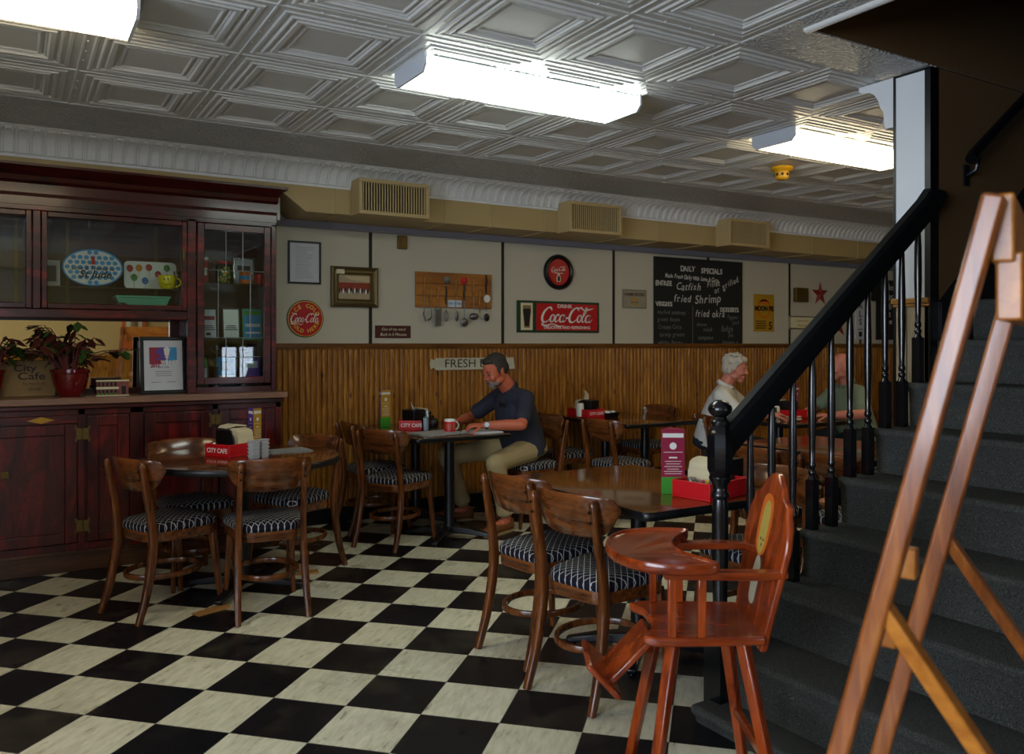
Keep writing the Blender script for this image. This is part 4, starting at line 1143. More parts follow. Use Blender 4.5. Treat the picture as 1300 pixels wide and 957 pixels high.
# utensil rack
t = thing('utensil_board', 'knotty cedar board holding old kitchen utensils on the grey wall', 'rack', (3.209, WS, 1.836))
m = MB()
for z0, z1 in ((-0.146, -0.05), (-0.048, 0.05), (0.052, 0.148)): m.box(-0.357, 0.357, -0.020, -0.001, z0, z1)
m.build('boards', M['cedar'], t, bevel=0.003)
t2 = MB(); t2.box(-0.065, 0.065, -0.026, -0.0205, -0.14, -0.08); s_ = t2.build('small_sign', M['paper'], t, bevel=0.001)
m = MB(); m.text('EAT OFTEN', 0.022, T(0, -0.0272, -0.11) @ FACE_S, bold=0.0006); m.build('lettering', M['blue'], s_, smooth=False)
U = [(-0.285, 0.11, 'tongs', 'wooden handled tongs hanging at the left end of the cedar board'),
     (-0.225, 0.02, 'server', 'bent server with a yellow handle, second from the left on the cedar board'),
     (-0.160, 0.04, 'grater', 'flat steel grater with a pale carved handle on the cedar board'),
     (-0.085, 0.03, 'beater', 'small dark wire beater left of the little white sign'),
     (0.005, 0.09, 'scoop', 'shiny steel scoop hanging under the little white sign'),
     (0.085, 0.07, 'ladle', 'dark ladle with a round bowl right of the little white sign'),
     (0.175, 0.11, 'strainer', 'wide shallow strainer with a long handle on the cedar board'),
     (0.235, 0.0, 'opener', 'short wooden handled opener between the strainer and the masher'),
     (0.300, 0.14, 'masher', 'utensil with a round white disc at the right end of the cedar board')]
for ux, uz, kd, lab in U:
    q = thing('kitchen_'+kd, lab, 'utensil', (3.209+ux, WS-0.03, 1.836+uz), group='utensils on the cedar board')
    zb_ = -uz-0.17
    hm = M['shim'] if kd in ('tongs','server','grater','opener','scoop','strainer') else M['blackplastic']
    m = MB(); m.tube([(0,0,0.0),(0.004,0,-0.05),(-0.003,0,-0.10),(0,0,-0.15)], [0.005,0.008,0.008,0.006], 8); m.build('handle', hm, q)
    m = MB(); m.cyl((0,0.028,-0.002),(0,-0.006,0.004),0.003,n=6); m.build('hook', M['blackmetal'], q)
    m = MB(); m.tube([(0,0,-0.14),(0,0,zb_)], 0.003, 6)
    if kd == 'tongs': m.tube([(0,0,zb_),(-0.012,-0.01,zb_-0.03),(0.012,-0.01,zb_-0.09)], [0.004,0.008,0.010], 8)
    elif kd == 'server': m.tube([(0,0,zb_),(0.008,0,zb_-0.04),(-0.01,-0.01,zb_-0.07),(-0.03,-0.02,zb_-0.08)], [0.004,0.006,0.014,0.016], 8, flat=0.4)
    elif kd == 'grater': m.box(-0.028, 0.028, -0.004, 0.0, zb_-0.13, zb_+0.01); m.tube([(-0.028,-0.002,zb_-0.13),(-0.028,-0.002,zb_+0.01),(0,-0.002,zb_+0.03),(0.028,-0.002,zb_+0.01),(0.028,-0.002,zb_-0.13)], 0.003, 6)
    elif kd == 'beater':
        for k in range(3): m.tube([(0.020*math.cos(a+k*1.05), 0.020*math.sin(a+k*1.05)*0.6, zb_-0.04+0.045*math.cos(b)) if False else (0.022*math.sin(b)*math.cos(k*1.05), 0.014*math.sin(b)*math.sin(k*1.05), zb_-0.045+0.045*math.cos(b)) for a, b in [(0, PI*2*i/14) for i in range(15)]], 0.0022, 5)
    elif kd == 'scoop': m.ball((0.006,-0.006,zb_-0.045), (0.018,0.010,0.045))
    elif kd == 'ladle': m.lathe([(0.0,0.0),(0.020,0.002),(0.034,0.012),(0.036,0.018),(0.032,0.018),(0.0,0.006)], 20); m = MB(); m.tube([(0,0,-0.14),(0,0,zb_-0.06)],0.003,6); m.ball((0,-0.004,zb_-0.095),(0.036,0.014,0.036))
    elif kd == 'strainer': m.ball((-0.004,-0.012,zb_-0.045), (0.045,0.024,0.030))
    elif kd == 'opener': m.box(-0.006,0.006,-0.004,0.0,zb_-0.01,zb_+0.03)
    elif kd == 'masher': m.ball((0.0,-0.006,zb_-0.05), (0.028,0.010,0.034))
    m.build('working_end', M['pewter'] if kd != 'masher' else M['blackmetal'], q)
    if kd == 'masher':
        m = MB(); m.tf(T(0, -0.008, -0.20) @ FACE_S); m.lathe([(0.0,0),(0.03,0.0),(0.033,0.004),(0.02,0.006),(0.012,0.002),(0,0.002)], 20); m.build('white_disc', M['white'], q)
o = MB().tf(T(0,0,0) @ FACE_S).lathe([(0,0),(0.03,0),(0.035,0.006),(0.022,0.010),(0,0.010)], 18).build('jelly_mould', M['pewter'], None, loc=(3.209-0.075, WS-0.021, 1.836+0.085)); tag(o, 'small round grey mould fixed at the top of the cedar board', 'mould')
o = MB().tf(T(0,0,0) @ FACE_S).lathe([(0,0),(0.032,0),(0.034,0.008),(0.0,0.014)], 18).build('cookie_cutter', M['red'], None, loc=(3.209+0.085, WS-0.021, 1.836+0.085)); tag(o, 'small round red disc fixed at the top of the cedar board', 'cutter')
# plaque
t = thing('wall_plaque', 'oxblood plaque with two lines of pale script above the wainscot', 'sign', (2.657, WS, 1.486))
MB().box(-0.154, 0.154, -0.012, 0, -0.05, 0.05).build('board', M['plaque'], t, bevel=0.002)
m = MB(); F = T(0, -0.0128, 0) @ FACE_S; m.text('Out of my mind', 0.032, F @ T(0, 0.02, 0), shear=0.25); m.text('Back in 5 Minutes', 0.032, F @ T(0, -0.022, 0), shear=0.25); m.build('lettering', M['cream_l'], t, smooth=False)
# clock
t = thing('wall_clock', 'round wall clock with a thick black rim and red face', 'clock', (4.272, WS, 2.040))
m = MB(); m.tf(FACE_S); m.lathe([(0.118,0.0),(0.158,0.0),(0.160,0.02),(0.150,0.035),(0.135,0.038),(0.122,0.028),(0.118,0.012)], 44, ringed=True); m.build('rim', M['blackplastic'], t)
disc(MB(), 0.124, 0.0, -0.012).build('red_face', M['redenam'], t, smooth=False)
F = T(0, -0.0132, 0) @ FACE_S
m = MB(); script_logo(m, F @ T(0,0.028,0) @ RZ(R(4)), 0.165, 0.050); m.box(-0.05,0.05,-0.0135,-0.0128,-0.012,-0.007); m.build('white_script', M['white'], t, smooth=False)
m = MB(); m.tf(F @ T(0,-0.052,0)); m.prism([(-0.020,-0.035),(0.020,-0.035),(0.024,0.0),(0.014,0.02),(0.010,0.04),(-0.010,0.04),(-0.014,0.02),(-0.024,0.0)], 0, 0.001); m.build('bottle_emblem', M['cream_l'], t, smooth=False)
m = MB(); m.tf(F @ T(0,-0.052,0.0016)); m.prism([(-0.012,-0.03),(0.012,-0.03),(0.014,0.0),(0.006,0.02),(-0.006,0.02),(-0.014,0.0)], 0, 0.001); m.build('bottle_dark', M['blackink'], t, smooth=False)
# long Coca-Cola sign
t = thing('soda_sign', 'long red tin sign with green border and a glass of cola at its left', 'sign', (4.281, WS, 1.632))
W_, H_ = 0.905, 0.285
MB().box(-W_/2, W_/2, -0.010, 0, -H_/2, H_/2).build('green_border', M['darkgreen'], t, bevel=0.003)
m = MB(); m.mat(0).box(-W_/2+0.205, W_/2-0.024, -0.0112, -0.010, -H_/2+0.022, H_/2-0.022); m.build('red_face', M['redenam'], t, smooth=False)
m = MB(); m.box(-W_/2+0.04, -W_/2+0.165, -0.0112, -0.010, -H_/2+0.022, H_/2-0.022); m.build('pale_panel', M['cream_l'], t, smooth=False)
F = T(0, -0.012, 0) @ FACE_S
m = MB(); m.tf(F @ T(-W_/2+0.103, 0.0, 0.0)); m.prism([(-0.028,-0.10),(0.028,-0.10),(0.034,-0.03),(0.044,0.045),(0.042,0.10),(-0.042,0.10),(-0.044,0.045),(-0.034,-0.03)], 0, 0.001); m.build('glass_emblem', M['stone'], t, smooth=False)
m = MB(); m.tf(F @ T(-W_/2+0.103, 0.0, 0.0014)); m.prism([(-0.022,-0.085),(0.022,-0.085),(0.028,-0.03),(0.038,0.045),(0.036,0.07),(-0.036,0.07),(-0.038,0.045),(-0.028,-0.03)], 0, 0.001); m.build('cola_emblem', M['blackink'], t, smooth=False)
m = MB(); script_logo(m, F @ T(0.09, 0.015, 0), 0.60, 0.175); m.text('DRINK', 0.045, F @ T(0.06, 0.098, 0), bold=0.0008, sx=1.2); m.text('DELICIOUS AND REFRESHING', 0.036, F @ T(0.09, -0.095, 0), bold=0.0009, sx=1.08)
m.build('white_script', M['white'], t, smooth=False)
# burger sign
t = thing('burger_sign', 'small cream HAMBURGERS sign with a burger picture, left of the chalkboard', 'sign', (5.162, WS, 1.822))
MB().box(-0.15, 0.15, -0.008, 0, -0.092, 0.092).build('panel', plain('worn_cream_tin', '#9d937e', 0.5, var=0.2, vs=14), t, bevel=0.002)
rect_frame(MB(), 0.285, 0.170, 0.004, 0.0088, -0.008).build('border', M['greyink'], t, smooth=False)
m = MB(); F = T(0, -0.009, 0) @ FACE_S; m.text('HAMBURGERS', 0.042, F @ T(0, 0.042, 0), bold=0.001, sx=0.95); m.build('lettering', plain('maroon_ink', '#47232a', 0.5), t, smooth=False)
m = MB(); m.tf(F @ T(0,-0.02,0)); m.prism([(0.045*math.cos(R(a)), 0.028*math.sin(R(a))+0.005) for a in range(0, 181, 15)], 0, 0.001); m.prism([(-0.043,-0.028),(0.043,-0.028),(0.038,-0.040),(-0.038,-0.040)], 0, 0.001); m.build('bun', M['mustard'], t, smooth=False)
m = MB(); m.tf(F @ T(0,-0.02,0.0004)); m.prism([(-0.047,-0.020),(0.047,-0.020),(0.047,-0.004),(-0.047,-0.004)], 0, 0.001); m.build('patty', M['stone'], t, smooth=False)
# chalkboard
t = thing('chalkboard', 'large black DAILY SPECIALS chalkboard covered in handwriting', 'chalkboard', (6.008, WS, 1.796))
MB().box(-0.605, 0.605, -0.018, 0, -0.452, 0.452).build('board', M['chalkboard'], t, bevel=0.002)
F = T(0, -0.0188, 0) @ FACE_S
def hand(mb, s, size, x, y, rot=0, jit=0.08, shear=0.15, sx=1.0, bold=0.0):
    rr_ = random.Random(hash_(s)); cx = x; w = size*0.56*sx
    for ch in s:
        if ch == ' ': cx += w*0.8; continue
        k = 0.62 if ch in 'iltfjI,.1' else (1.35 if ch in 'mwMW' else 1.0)
        mb.text(ch, size*(1+rr_.uniform(-jit, jit)), F @ T(cx+w*k/2, y+math.sin(R(rot))*(cx-x)+rr_.uniform(-jit, jit)*size*0.4, 0) @ RZ(R(rot+rr_.uniform(-6, 6))), shear=shear+rr_.uniform(-.08,.08), sx=sx, bold=bold)
        cx += w*k
def hash_(s):
    h = 7
    for c in s: h = (h*31+ord(c)) % 100003
    return h
m = MB()
for s, z, x, y, a in (('DAILY', 0.075, -0.26, 0.345, 0), ('SPECIALS', 0.075, 0.01, 0.335, 0), ('ENTREE', 0.068, -0.595, 0.19, 0), ('VEGGIES', 0.060, -0.585, -0.015, 0), ('DESSERTS', 0.062, 0.285, -0.055, 0)):
    hand(m, s, z, x, y, a, 0.04, 0.0, 0.95, 0.0022)
m.build('block_chalk_lettering', M['chalk'], t, smooth=False)
m = MB()
for s, z, x, y, a in (('Made Fresh Daily With Love & Care', 0.058, -0.47, 0.270, -2), ):
    hand(m, s, z, x, y, a, 0.1, 0.2, 0.72, 0.0016)
for s, z, x, y, a, sx in (('Catfish', 0.105, -0.32, 0.165, 0, 0.95), ('Fillet', 0.085, 0.09, 0.195, 8, 0.85), ('or grilled', 0.085, 0.19, 0.135, 24, 0.85), ('fried', 0.105, -0.36, 0.045, 0, 0.95), ('Shrimp', 0.115, -0.08, 0.040, 3, 0.95), ('fried okra', 0.105, -0.07, -0.10, 0, 0.78)):
    hand(m, s, z, x, y, a, 0.08, 0.2, sx, 0.0004)
m.build('chalk_handwriting', M['chalk'], t, smooth=False)
for s, z, x, y in (('mashed potatoes', 0.058, -0.57, -0.095), ('green beans', 0.062, -0.57, -0.165), ('Cream Corn', 0.066, -0.555, -0.24), ('turnip greens', 0.062, -0.54, -0.315), ('white beans', 0.070, -0.56, -0.395),
                   ('cheese', 0.055, -0.055, -0.21), ('salad', 0.06, 0.04, -0.26), ('tomatoes', 0.062, -0.03, -0.345), ('Pepper', 0.062, 0.38, -0.13), ('Jack', 0.058, 0.45, -0.185), ('fudge', 0.085, 0.29, -0.25), ('pie', 0.062, 0.40, -0.315), ('banana p.', 0.066, 0.31, -0.39)):
    m = MB(); hand(m, s, z, x, y, 0, 0.10, 0.15, 0.80, 0.0003); m.build('chalk_word', M['chalkfaint'], t, smooth=False)
m = MB(); m.box(-0.105, -0.099, -0.0192, -0.0186, -0.43, -0.02); m.build('chalk_divider', M['chalkfaint'], t, smooth=False)
# moon pie sign
t = thing('mustard_sign', 'tall mustard yellow sign with a round emblem, right of the chalkboard', 'sign', (6.950, WS, 1.722))
MB().box(-0.155, 0.155, -0.008, 0, -0.2, 0.2).build('panel', M['mustard'], t, bevel=0.002)
m = MB(); m.tf(T(0,-0.009,0.045) @ FACE_S); m.lathe([(0.085,0),(0.105,0),(0.105,0.001),(0.085,0.001)], 32, ringed=True); m.tf(T(0,-0.009,0.12) @ FACE_S); m.prism(disc_poly(0.06, 0.028), 0, 0.001); m.build('orange_emblem', M['orangep'], t, smooth=False)
m = MB(); F = T(0, -0.0102, 0) @ FACE_S; m.text('MOON PIE', 0.070, F @ T(0, 0.045, 0.001), bold=0.0035, sx=0.88); m.build('name_lettering', M['blackink'], t, smooth=False); m = MB(); m.text('5', 0.115, F @ T(0.095, -0.14, 0), bold=0.002); m.build('price_numeral', M['blackink'], t, smooth=False); m = MB()
for i in range(4): m.box(-0.13, 0.03-0.01*(i % 2), -0.0104, -0.0095, -0.095-0.024*i, -0.086-0.024*i)
m.build('small_print', M['blackink'], t, smooth=False)
t = thing('match_holder', 'small gold box mounted on the wall left of the red star', 'wall box', (7.515, WS, 1.932))
m = MB(); m.box(-0.10, 0.10, -0.05, 0, -0.078, 0.078); m.build('body', M['brass'], t, bevel=0.006)
m = MB(); 
for i in range(3): m.box(-0.05, 0.085, -0.0508, -0.05, 0.03-0.03*i, 0.04-0.03*i)
m.box(-0.03, 0.07, -0.0508, -0.05, -0.065, -0.04); m.build('embossing', M['goldframe'], t, smooth=False)
def star(lab, x, z, r, rot=0):
    t = thing('metal_star', lab, 'star', (x, WS, z)); m = MB(); m.tf(T(0,0,0) @ FACE_S @ RZ(rot))
    ps = [((r if i % 2 == 0 else r*0.39)*math.sin(PI*i/5), (r if i % 2 == 0 else r*0.39)*math.cos(PI*i/5), 0) for i in range(10)]
    m.add(ps+[(0,0,r*0.22),(0,0,0)], [(i, (i+1) % 10, 10) for i in range(10)]+[((i+1) % 10, i, 11) for i in range(10)])
    m.build('star_body', M['starred'], t, smooth=False)
star('rust red tin star on the wall above the cream rectangular sign', 7.868, 1.955, 0.145)
star('larger rust red tin star partly hidden behind the stair hand rail', 8.13, 1.66, 0.235, 0.12)
t = thing('cream_wall_sign', 'small cream rectangular sign with faded gold writing under the gold box', 'sign', (7.555, WS, 1.626))
MB().box(-0.21, 0.21, -0.012, 0, -0.072, 0.072).build('panel', M['cream_l'], t, bevel=0.002)
rect_frame(MB(), 0.42, 0.144, 0.012, 0.014, -0.012).build('edge', M['goldframe'], t, smooth=False)
m = MB(); F = T(0, -0.0128, 0) @ FACE_S; m.text('Count your', 0.045, F @ T(0, 0.022, 0), shear=0.25); m.text('blessings', 0.045, F @ T(0, -0.03, 0), shear=0.25); m.build('lettering', M['gold'], t, smooth=False)
t = thing('vertical_sign', 'tall narrow pale sign with black capitals stacked downwards', 'sign', (8.57, WS, 1.775))
MB().box(-0.085, 0.085, -0.01, 0, -0.33, 0.33).build('board', M['paper'], t, bevel=0.002)
m = MB(); F = T(0, -0.0108, 0) @ FACE_S
for i, ch in enumerate('MEALS'): m.text(ch, 0.105, F @ T(0, 0.25-0.095*i, 0), bold=0.002)
m.box(-0.05, 0.05, -0.0112, -0.0102, -0.22, -0.21); m.box(-0.03, 0.03, -0.0112, -0.0102, -0.30, -0.24)
m.build('lettering', M['blackink'], t, smooth=False)
t = thing('menu_board', 'black menu board with an arched notch and white writing beside the pillar', 'menu board', (8.99, WS, 1.80))
m = MB(); m.tf(FACE_S); m.prism([(-0.27,0.36),(0.27,0.36),(0.27,-0.36),(-0.12,-0.36),(-0.12,0.10),(-0.27,0.10)], 0, 0.015); m.build('board', M['chalkboard'], t, smooth=False)
m = MB(); F = T(0, -0.0158, 0) @ FACE_S
for s, y in (('Buffet', 0.27), ('$8.95', 0.14), ('Kids', 0.04), ('Eat', -0.05), ('Free', -0.14)): m.text(s, 0.10, F @ T(0.08, y, 0), bold=0.001, shear=0.1)
m.build('lettering', M['chalk'], t, smooth=False)
# FRESH EGGS board
t = thing('fresh_sign', 'pale wooden FRESH EGGS sign on the pine boards behind the man', 'sign', (3.385, WY-0.024, 1.221))
m = MB(); m.tf(FACE_S); m.prism([(-0.41,0.0),(-0.40,0.045),(-0.375,0.03),(-0.355,0.05),(0.395,0.05),(0.41,-0.05),(-0.355,-0.05),(-0.375,-0.028),(-0.40,-0.04)], 0, 0.012); m.build('board', M['palewood'], t, smooth=False)
m = MB(); F = T(0, -0.0128, 0) @ FACE_S; m.text('FRESH EGGS', 0.098, F @ T(0.02, 0, 0), sx=1.12); m.build('lettering', M['blackink'], t, smooth=False)
# ------------------------------------------------------------------ bentwood chairs
def seat_outline(s=1.0, n=8):
    # rounded trapezoid, front (+x) wider
    c = [(0.205, 0.20, 0.10), (-0.185, 0.165, 0.09)]
    pts = []
    for (x, y, r), sgn, a0 in ((c[0], 1, 0), (c[1], 1, 90), (c[1], -1, 180), (c[0], -1, 270)):
        cx = x - r if x > 0 else x + r; cy = sgn*(y-r)
        for k in range(n):
            a = R(a0 + 90*k/(n-1)); pts.append(((cx+r*math.cos(a))*s, (cy+r*math.sin(a))*s))
    return pts
def make_chair():
    t = thing('dining_chair', 'x', 'chair', (0, 0, 0))
    o1 = seat_outline()
    m = MB()
    rs = []
    for s, z in ((0.97,0.432),(1.0,0.438),(1.015,0.452),(1.0,0.468),(0.93,0.480),(0.75,0.488),(0.4,0.493),(0.02,0.494)):
        rs.append([(x*s, y*s, z) for x, y in o1])
    m.rings(rs); m.build('seat', M['lattice'], t, ang=80)
    m = MB(); m.rings([[(x*s, y*s, z) for x, y in o1] for s, z in ((0.90,0.385),(0.975,0.385),(0.985,0.392),(0.985,0.434),(0.90,0.436))]); m.build('seat_frame', M['chairback'], t, ang=50)
    # back legs run from the floor to the top rail
    for s in (-1, 1):
        pts = catmull([(-0.262, s*0.172, 0.0), (-0.215, s*0.168, 0.15), (-0.182, s*0.163, 0.33), (-0.180, s*0.160, 0.46), (-0.205, s*0.158, 0.62), (-0.238, s*0.156, 0.785)], 5)
        m = MB(); rs = []
        for i, p in enumerate(pts):
            q = i/(len(pts)-1); w = 0.0135+0.004*math.sin(PI*min(1, q*1.4)); d = 0.0145+0.006*math.sin(PI*q)
            d_ = (pts[min(i+1, len(pts)-1)]-pts[max(i-1, 0)]).normalized(); nx = Vector((d_.z, 0, -d_.x))
            rs.append([p+nx*d*a+Vector((0,w*b,0)) for a, b in ((-1,-0.7),(-0.7,-1),(0.7,-1),(1,-0.7),(1,0.7),(0.7,1),(-0.7,1),(-1,0.7))])
        tp = pts[-1]
        rs.append([tp+Vector((-0.002,0,0.012))+(v-tp)*0.45 for v in rs[-1]])
        m.rings(rs); lg = m.build('leg', M['chairwood'], t, ang=50)
        for zz in (0.715, 0.755):
            b = MB(); xx = -0.2425 - (zz-0.715)*0.2; b.tf(T(xx-0.006, s*0.156, zz) @ RY(-PI/2)); b.lathe([(0,0),(0.006,0),(0.006,0.002),(0.003,0.005),(0,0.005)], 10); b.build('bolt', M['bolt'], lg)
        m = MB(); m.bar((0.165, s*0.158, 0.40), (0.205, s*0.182, 0.0), 0.038, 0.034, 0.022, 0.022); m.build('leg', M['chairwood'], t, bevel=0.005)
    # curved ply back rest
    m = MB(); N = 22; rs = []
    for i in range(N+1):
        u = -1+2*i/N; y = 0.213*math.sin(u*1.15)/math.sin(1.15); bow = 0.085*(u*u)**0.95
        top = 0.812 - 0.012*u*u - 0.035*max(0, (abs(u)-0.86)/0.14)**2
        bot = 0.638 + 0.034*u*u + 0.085*max(0, (abs(u)-0.45)/0.55)**2.2
        if bot > top-0.02: bot = top-0.02
        xf = -0.222 + bow; tilt = 0.28
        ring = []
        for zz, th in ((bot, -0.002), (bot+0.006, -0.006), ((bot+top)/2, -0.0065), (top-0.006, -0.006), (top, -0.002), (top, 0.002), (top-0.006, 0.006), ((bot+top)/2, 0.0065), (bot+0.006, 0.006), (bot, 0.002)):
            ring.append((xf - (zz-0.73)*tilt + th, y, zz))
        rs.append(ring)
    m.rings(rs); m.build('backrest', M['chairback'], t, ang=50)
    # hoop stretcher
    pts = [(-0.015+0.195*math.cos(a) if math.cos(a) < 0 else -0.015+0.19*math.cos(a), 0.160*math.sin(a), 0.205) for a in [2*PI*i/28 for i in range(28)]]
    m = MB(); m.sweep([(-0.007,-0.013),(0.007,-0.013),(0.009,-0.009),(0.009,0.009),(0.007,0.013),(-0.007,0.013),(-0.009,0.009),(-0.009,-0.009)], pts, loop=True); m.build('stretcher', M['chairwood'], t, ang=50)
    return t
CH0 = make_chair(); _used = [False]
def chair(rear, face, lab, group=None):
    """rear = midpoint between the two back feet, face = heading in degrees"""
    a = R(face); x = rear[0]+0.262*math.cos(a); y = rear[1]+0.262*math.sin(a)
    if not _used[0]:
        _used[0] = True; CH0.location = (x, y, 0); CH0.rotation_euler = (0, 0, a); CH0['label'] = lab
        if group: CH0['group'] = group
        return CH0
    c = dup(CH0, (x, y, 0), a, lab)
    if group: c['group'] = group
    elif 'group' in c: del c['group']
    return c
G1 = 'dining chairs around the round table'; G2 = 'dining chairs at the man\'s table'; G3 = 'dining chairs at the foreground square table'
G4 = 'dining chairs at the far wall table'; G5 = 'dining chairs beyond the stair railing'
chair((0.475, 4.60), 24, 'wooden dining chair at the left of the round table, back to the camera', G1)
chair((1.133, 4.165), 84, 'wooden dining chair at the near right side of the round table', G1)
chair((0.88, 5.42), -80, 'wooden dining chair behind the round table, against the dark cabinet', G1)
chair((1.735, 5.165), 205, 'wooden dining chair at the right side of the round table, facing left', G1)
chair((2.10, 5.26), 31, 'wooden dining chair across the table from the man in navy, nearer the camera', G2)
chair((2.10, 5.90), 0, 'wooden dining chair against the pine boards, across from the man in navy', G2)
chair((3.735, 5.46), 180, 'wooden dining chair under the man in the navy shirt', G2)
chair((1.85, 3.145), 8, 'wooden dining chair at the foreground table, farther left of the pair', G3)
chair((1.815, 2.655), 12, 'wooden dining chair at the foreground table, right beside the red high chair', G3)
chair((3.17, 2.69), 184, 'wooden dining chair behind the newel post, at the foreground table\'s stair side', G3)
chair((3.84, 5.13), 5, 'wooden dining chair just behind the navy shirted man\'s back', G4)
chair((3.80, 5.85), 0, 'wooden dining chair in the shade by the wainscot, behind the navy shirted man', G4)
chair((5.36, 6.0), 180, 'wooden dining chair right of the far wall table, against the wainscot', G4)
chair((3.53, 3.28), 6, 'wooden dining chair seen through the stair balusters, left of the empty table', G5)
chair((3.60, 2.84), 4, 'wooden dining chair nearest the stairs, at the empty table behind the balusters', G5)
chair((4.90, 5.12), -30, 'wooden dining chair under the white haired man', G5)
chair((6.62, 4.62), 165, 'wooden dining chair under the man in the green polo shirt', G5)

# ------------------------------------------------------------------ tables
def tcol(t, x=0.0, y=0.0, arms=((1,1),(1,-1),(-1,1),(-1,-1)), span=0.31, rot=0.0, n_='column'):
    m = MB(); m.lathe([(0.0,0.06),(0.045,0.06),(0.038,0.085),(0.036,0.10),(0.036,0.69),(0.06,0.70),(0.06,0.712),(0,0.712)], 24, (x, y, 0)); m.build(n_, M['blackmetal'], t)
    for ax, ay in arms:
        d = Vector((ax, ay, 0)).normalized(); d.rotate(Euler((0,0,rot)))
        c = Vector((x, y, 0)); e = c+d*span
        m = MB()
        m.bar(c+Vector((0,0,0.065)), c+d*(span*0.55)+Vector((0,0,0.05)), 0.075, 0.05, 0.06, 0.04); m.bar(c+d*(span*0.52)+Vector((0,0,0.05)), e+Vector((0,0,0.026)), 0.062, 0.042, 0.042, 0.022)
        m.lathe([(0,0),(0.014,0),(0.014,0.02),(0,0.02)], 10, tuple(e-d*0.03))
        m.build('base_foot', M['blackmetal'], t, bevel=0.006)
def rounded(w, d, r, n=6):
    pts = []
    for cx, cy, a0 in ((w-r, d-r, 0), (-w+r, d-r, 90), (-w+r, -d+r, 180), (w-r, -d+r, 270)):
        for k in range(n): a = R(a0+90*k/(n-1)); pts.append((cx+r*math.cos(a), cy+r*math.sin(a)))
    return pts
def top_mesh(t, poly, z=0.75):
    m = MB(); m.rings([[(x*s, y*s, zz) for x, y in poly] for s, zz in ((0.985, z-0.030), (0.99, z-0.030), (0.99, z-0.0005), (0.985, z))]); m.build('table_top', M['tabletop'], t, ang=50)
    m = MB(); n = len(poly)
    rs = []
    for s, zz in ((0.985, z-0.034), (1.0, z-0.034), (1.008, z-0.026), (1.008, z-0.008), (1.0, z-0.0008), (0.988, z-0.0008)):
        rs.append([(x*s, y*s, zz) for x, y in poly])
    m.rings(rs, cap=False); m.build('rubber_edge', M['blackplastic'], t, ang=50)
    m = MB(); m.box(-0.2, 0.2, -0.03, 0.03, 0.712, 0.72); m.build('under_plate', M['blackmetal'], t)
t = thing('round_table', 'round dark wood laminate table with a black rubber edge and iron cross base', 'table', (1.135, 4.83, 0))
top_mesh(t, [(0.54*math.cos(2*PI*i/56), 0.54*math.sin(2*PI*i/56)) for i in range(56)], 0.75); tcol(t, rot=R(12), span=0.36)
def sq_table(name, lab, x0, x1, y0, y1, cols=None, group=None):
    cx, cy = (x0+x1)/2, (y0+y1)/2
    t = thing(name, lab, 'table', (cx, cy, 0), 0, group); top_mesh(t, rounded((x1-x0)/2, (y1-y0)/2, 0.035))
    for (a, b) in (cols or [(0, 0)]): tcol(t, a, b, rot=0, span=0.33)
    return t
sq_table('square_table', 'rectangular dark table against the wainscot where the man in navy sits', 2.335, 3.085, 5.09, 6.20, [(0, -0.30), (0, 0.28)])
sq_table('square_table', 'large foreground rectangular laminate table with black edge beside the high chair', 2.05, 2.83, 2.405, 3.44)
sq_table('square_table', 'rectangular table against the wainscot between the seated man and the white haired man', 4.18, 4.95, 5.14, 6.19, [(0, -0.28), (0, 0.26)])
sq_table('square_table', 'table shared by the two older men behind the stair railing', 5.30, 6.00, 4.46, 5.36)
sq_table('square_table', 'empty table seen through the stair balusters', 4.02, 4.80, 2.85, 3.90)
# wooden shims under the round table feet
for x, y, a, lab in ((0.90, 4.50, 20, 'raw wooden shim wedge under the left front foot of the round table'), (1.52, 4.95, -10, 'raw wooden shim wedge under the right foot of the round table')):
    o = MB().add([(-0.09,-0.035,0),(0.09,-0.035,0),(0.09,0.035,0),(-0.09,0.035,0),(-0.09,-0.035,0.004),(0.09,-0.035,0.011),(0.09,0.035,0.011),(-0.09,0.035,0.004)], [(3,2,1,0),(4,5,6,7),(0,1,5,4),(1,2,6,5),(2,3,7,6),(3,0,4,7)]).build('wooden_shim', M['shim'], None, loc=(x, y, 0.0005), rot=(0, 0, R(a)), smooth=False)
    tag(o, lab, 'shim')

# ------------------------------------------------------------------ wooden high chair
a_hc = R(148.5)
t = thing('high_chair', 'red stained wooden high chair with a curved tray and sloping footrest', 'high chair', (1.794, 1.878, 0), a_hc)
HW = M['highchair']; HZ = M['highchairz']
m = MB()
poly = [(0.175,-0.125),(0.185,-0.155),(0.150,-0.178),(0.05,-0.178),(-0.165,-0.165),(-0.165,0.165),(0.05,0.178),(0.150,0.178),(0.185,0.155),(0.175,0.125),(0.150,0.09),(0.140,0.0),(0.150,-0.09)]
m.prism(poly, 0.524, 0.55); m.build('seat', HW, t, bevel=0.007)
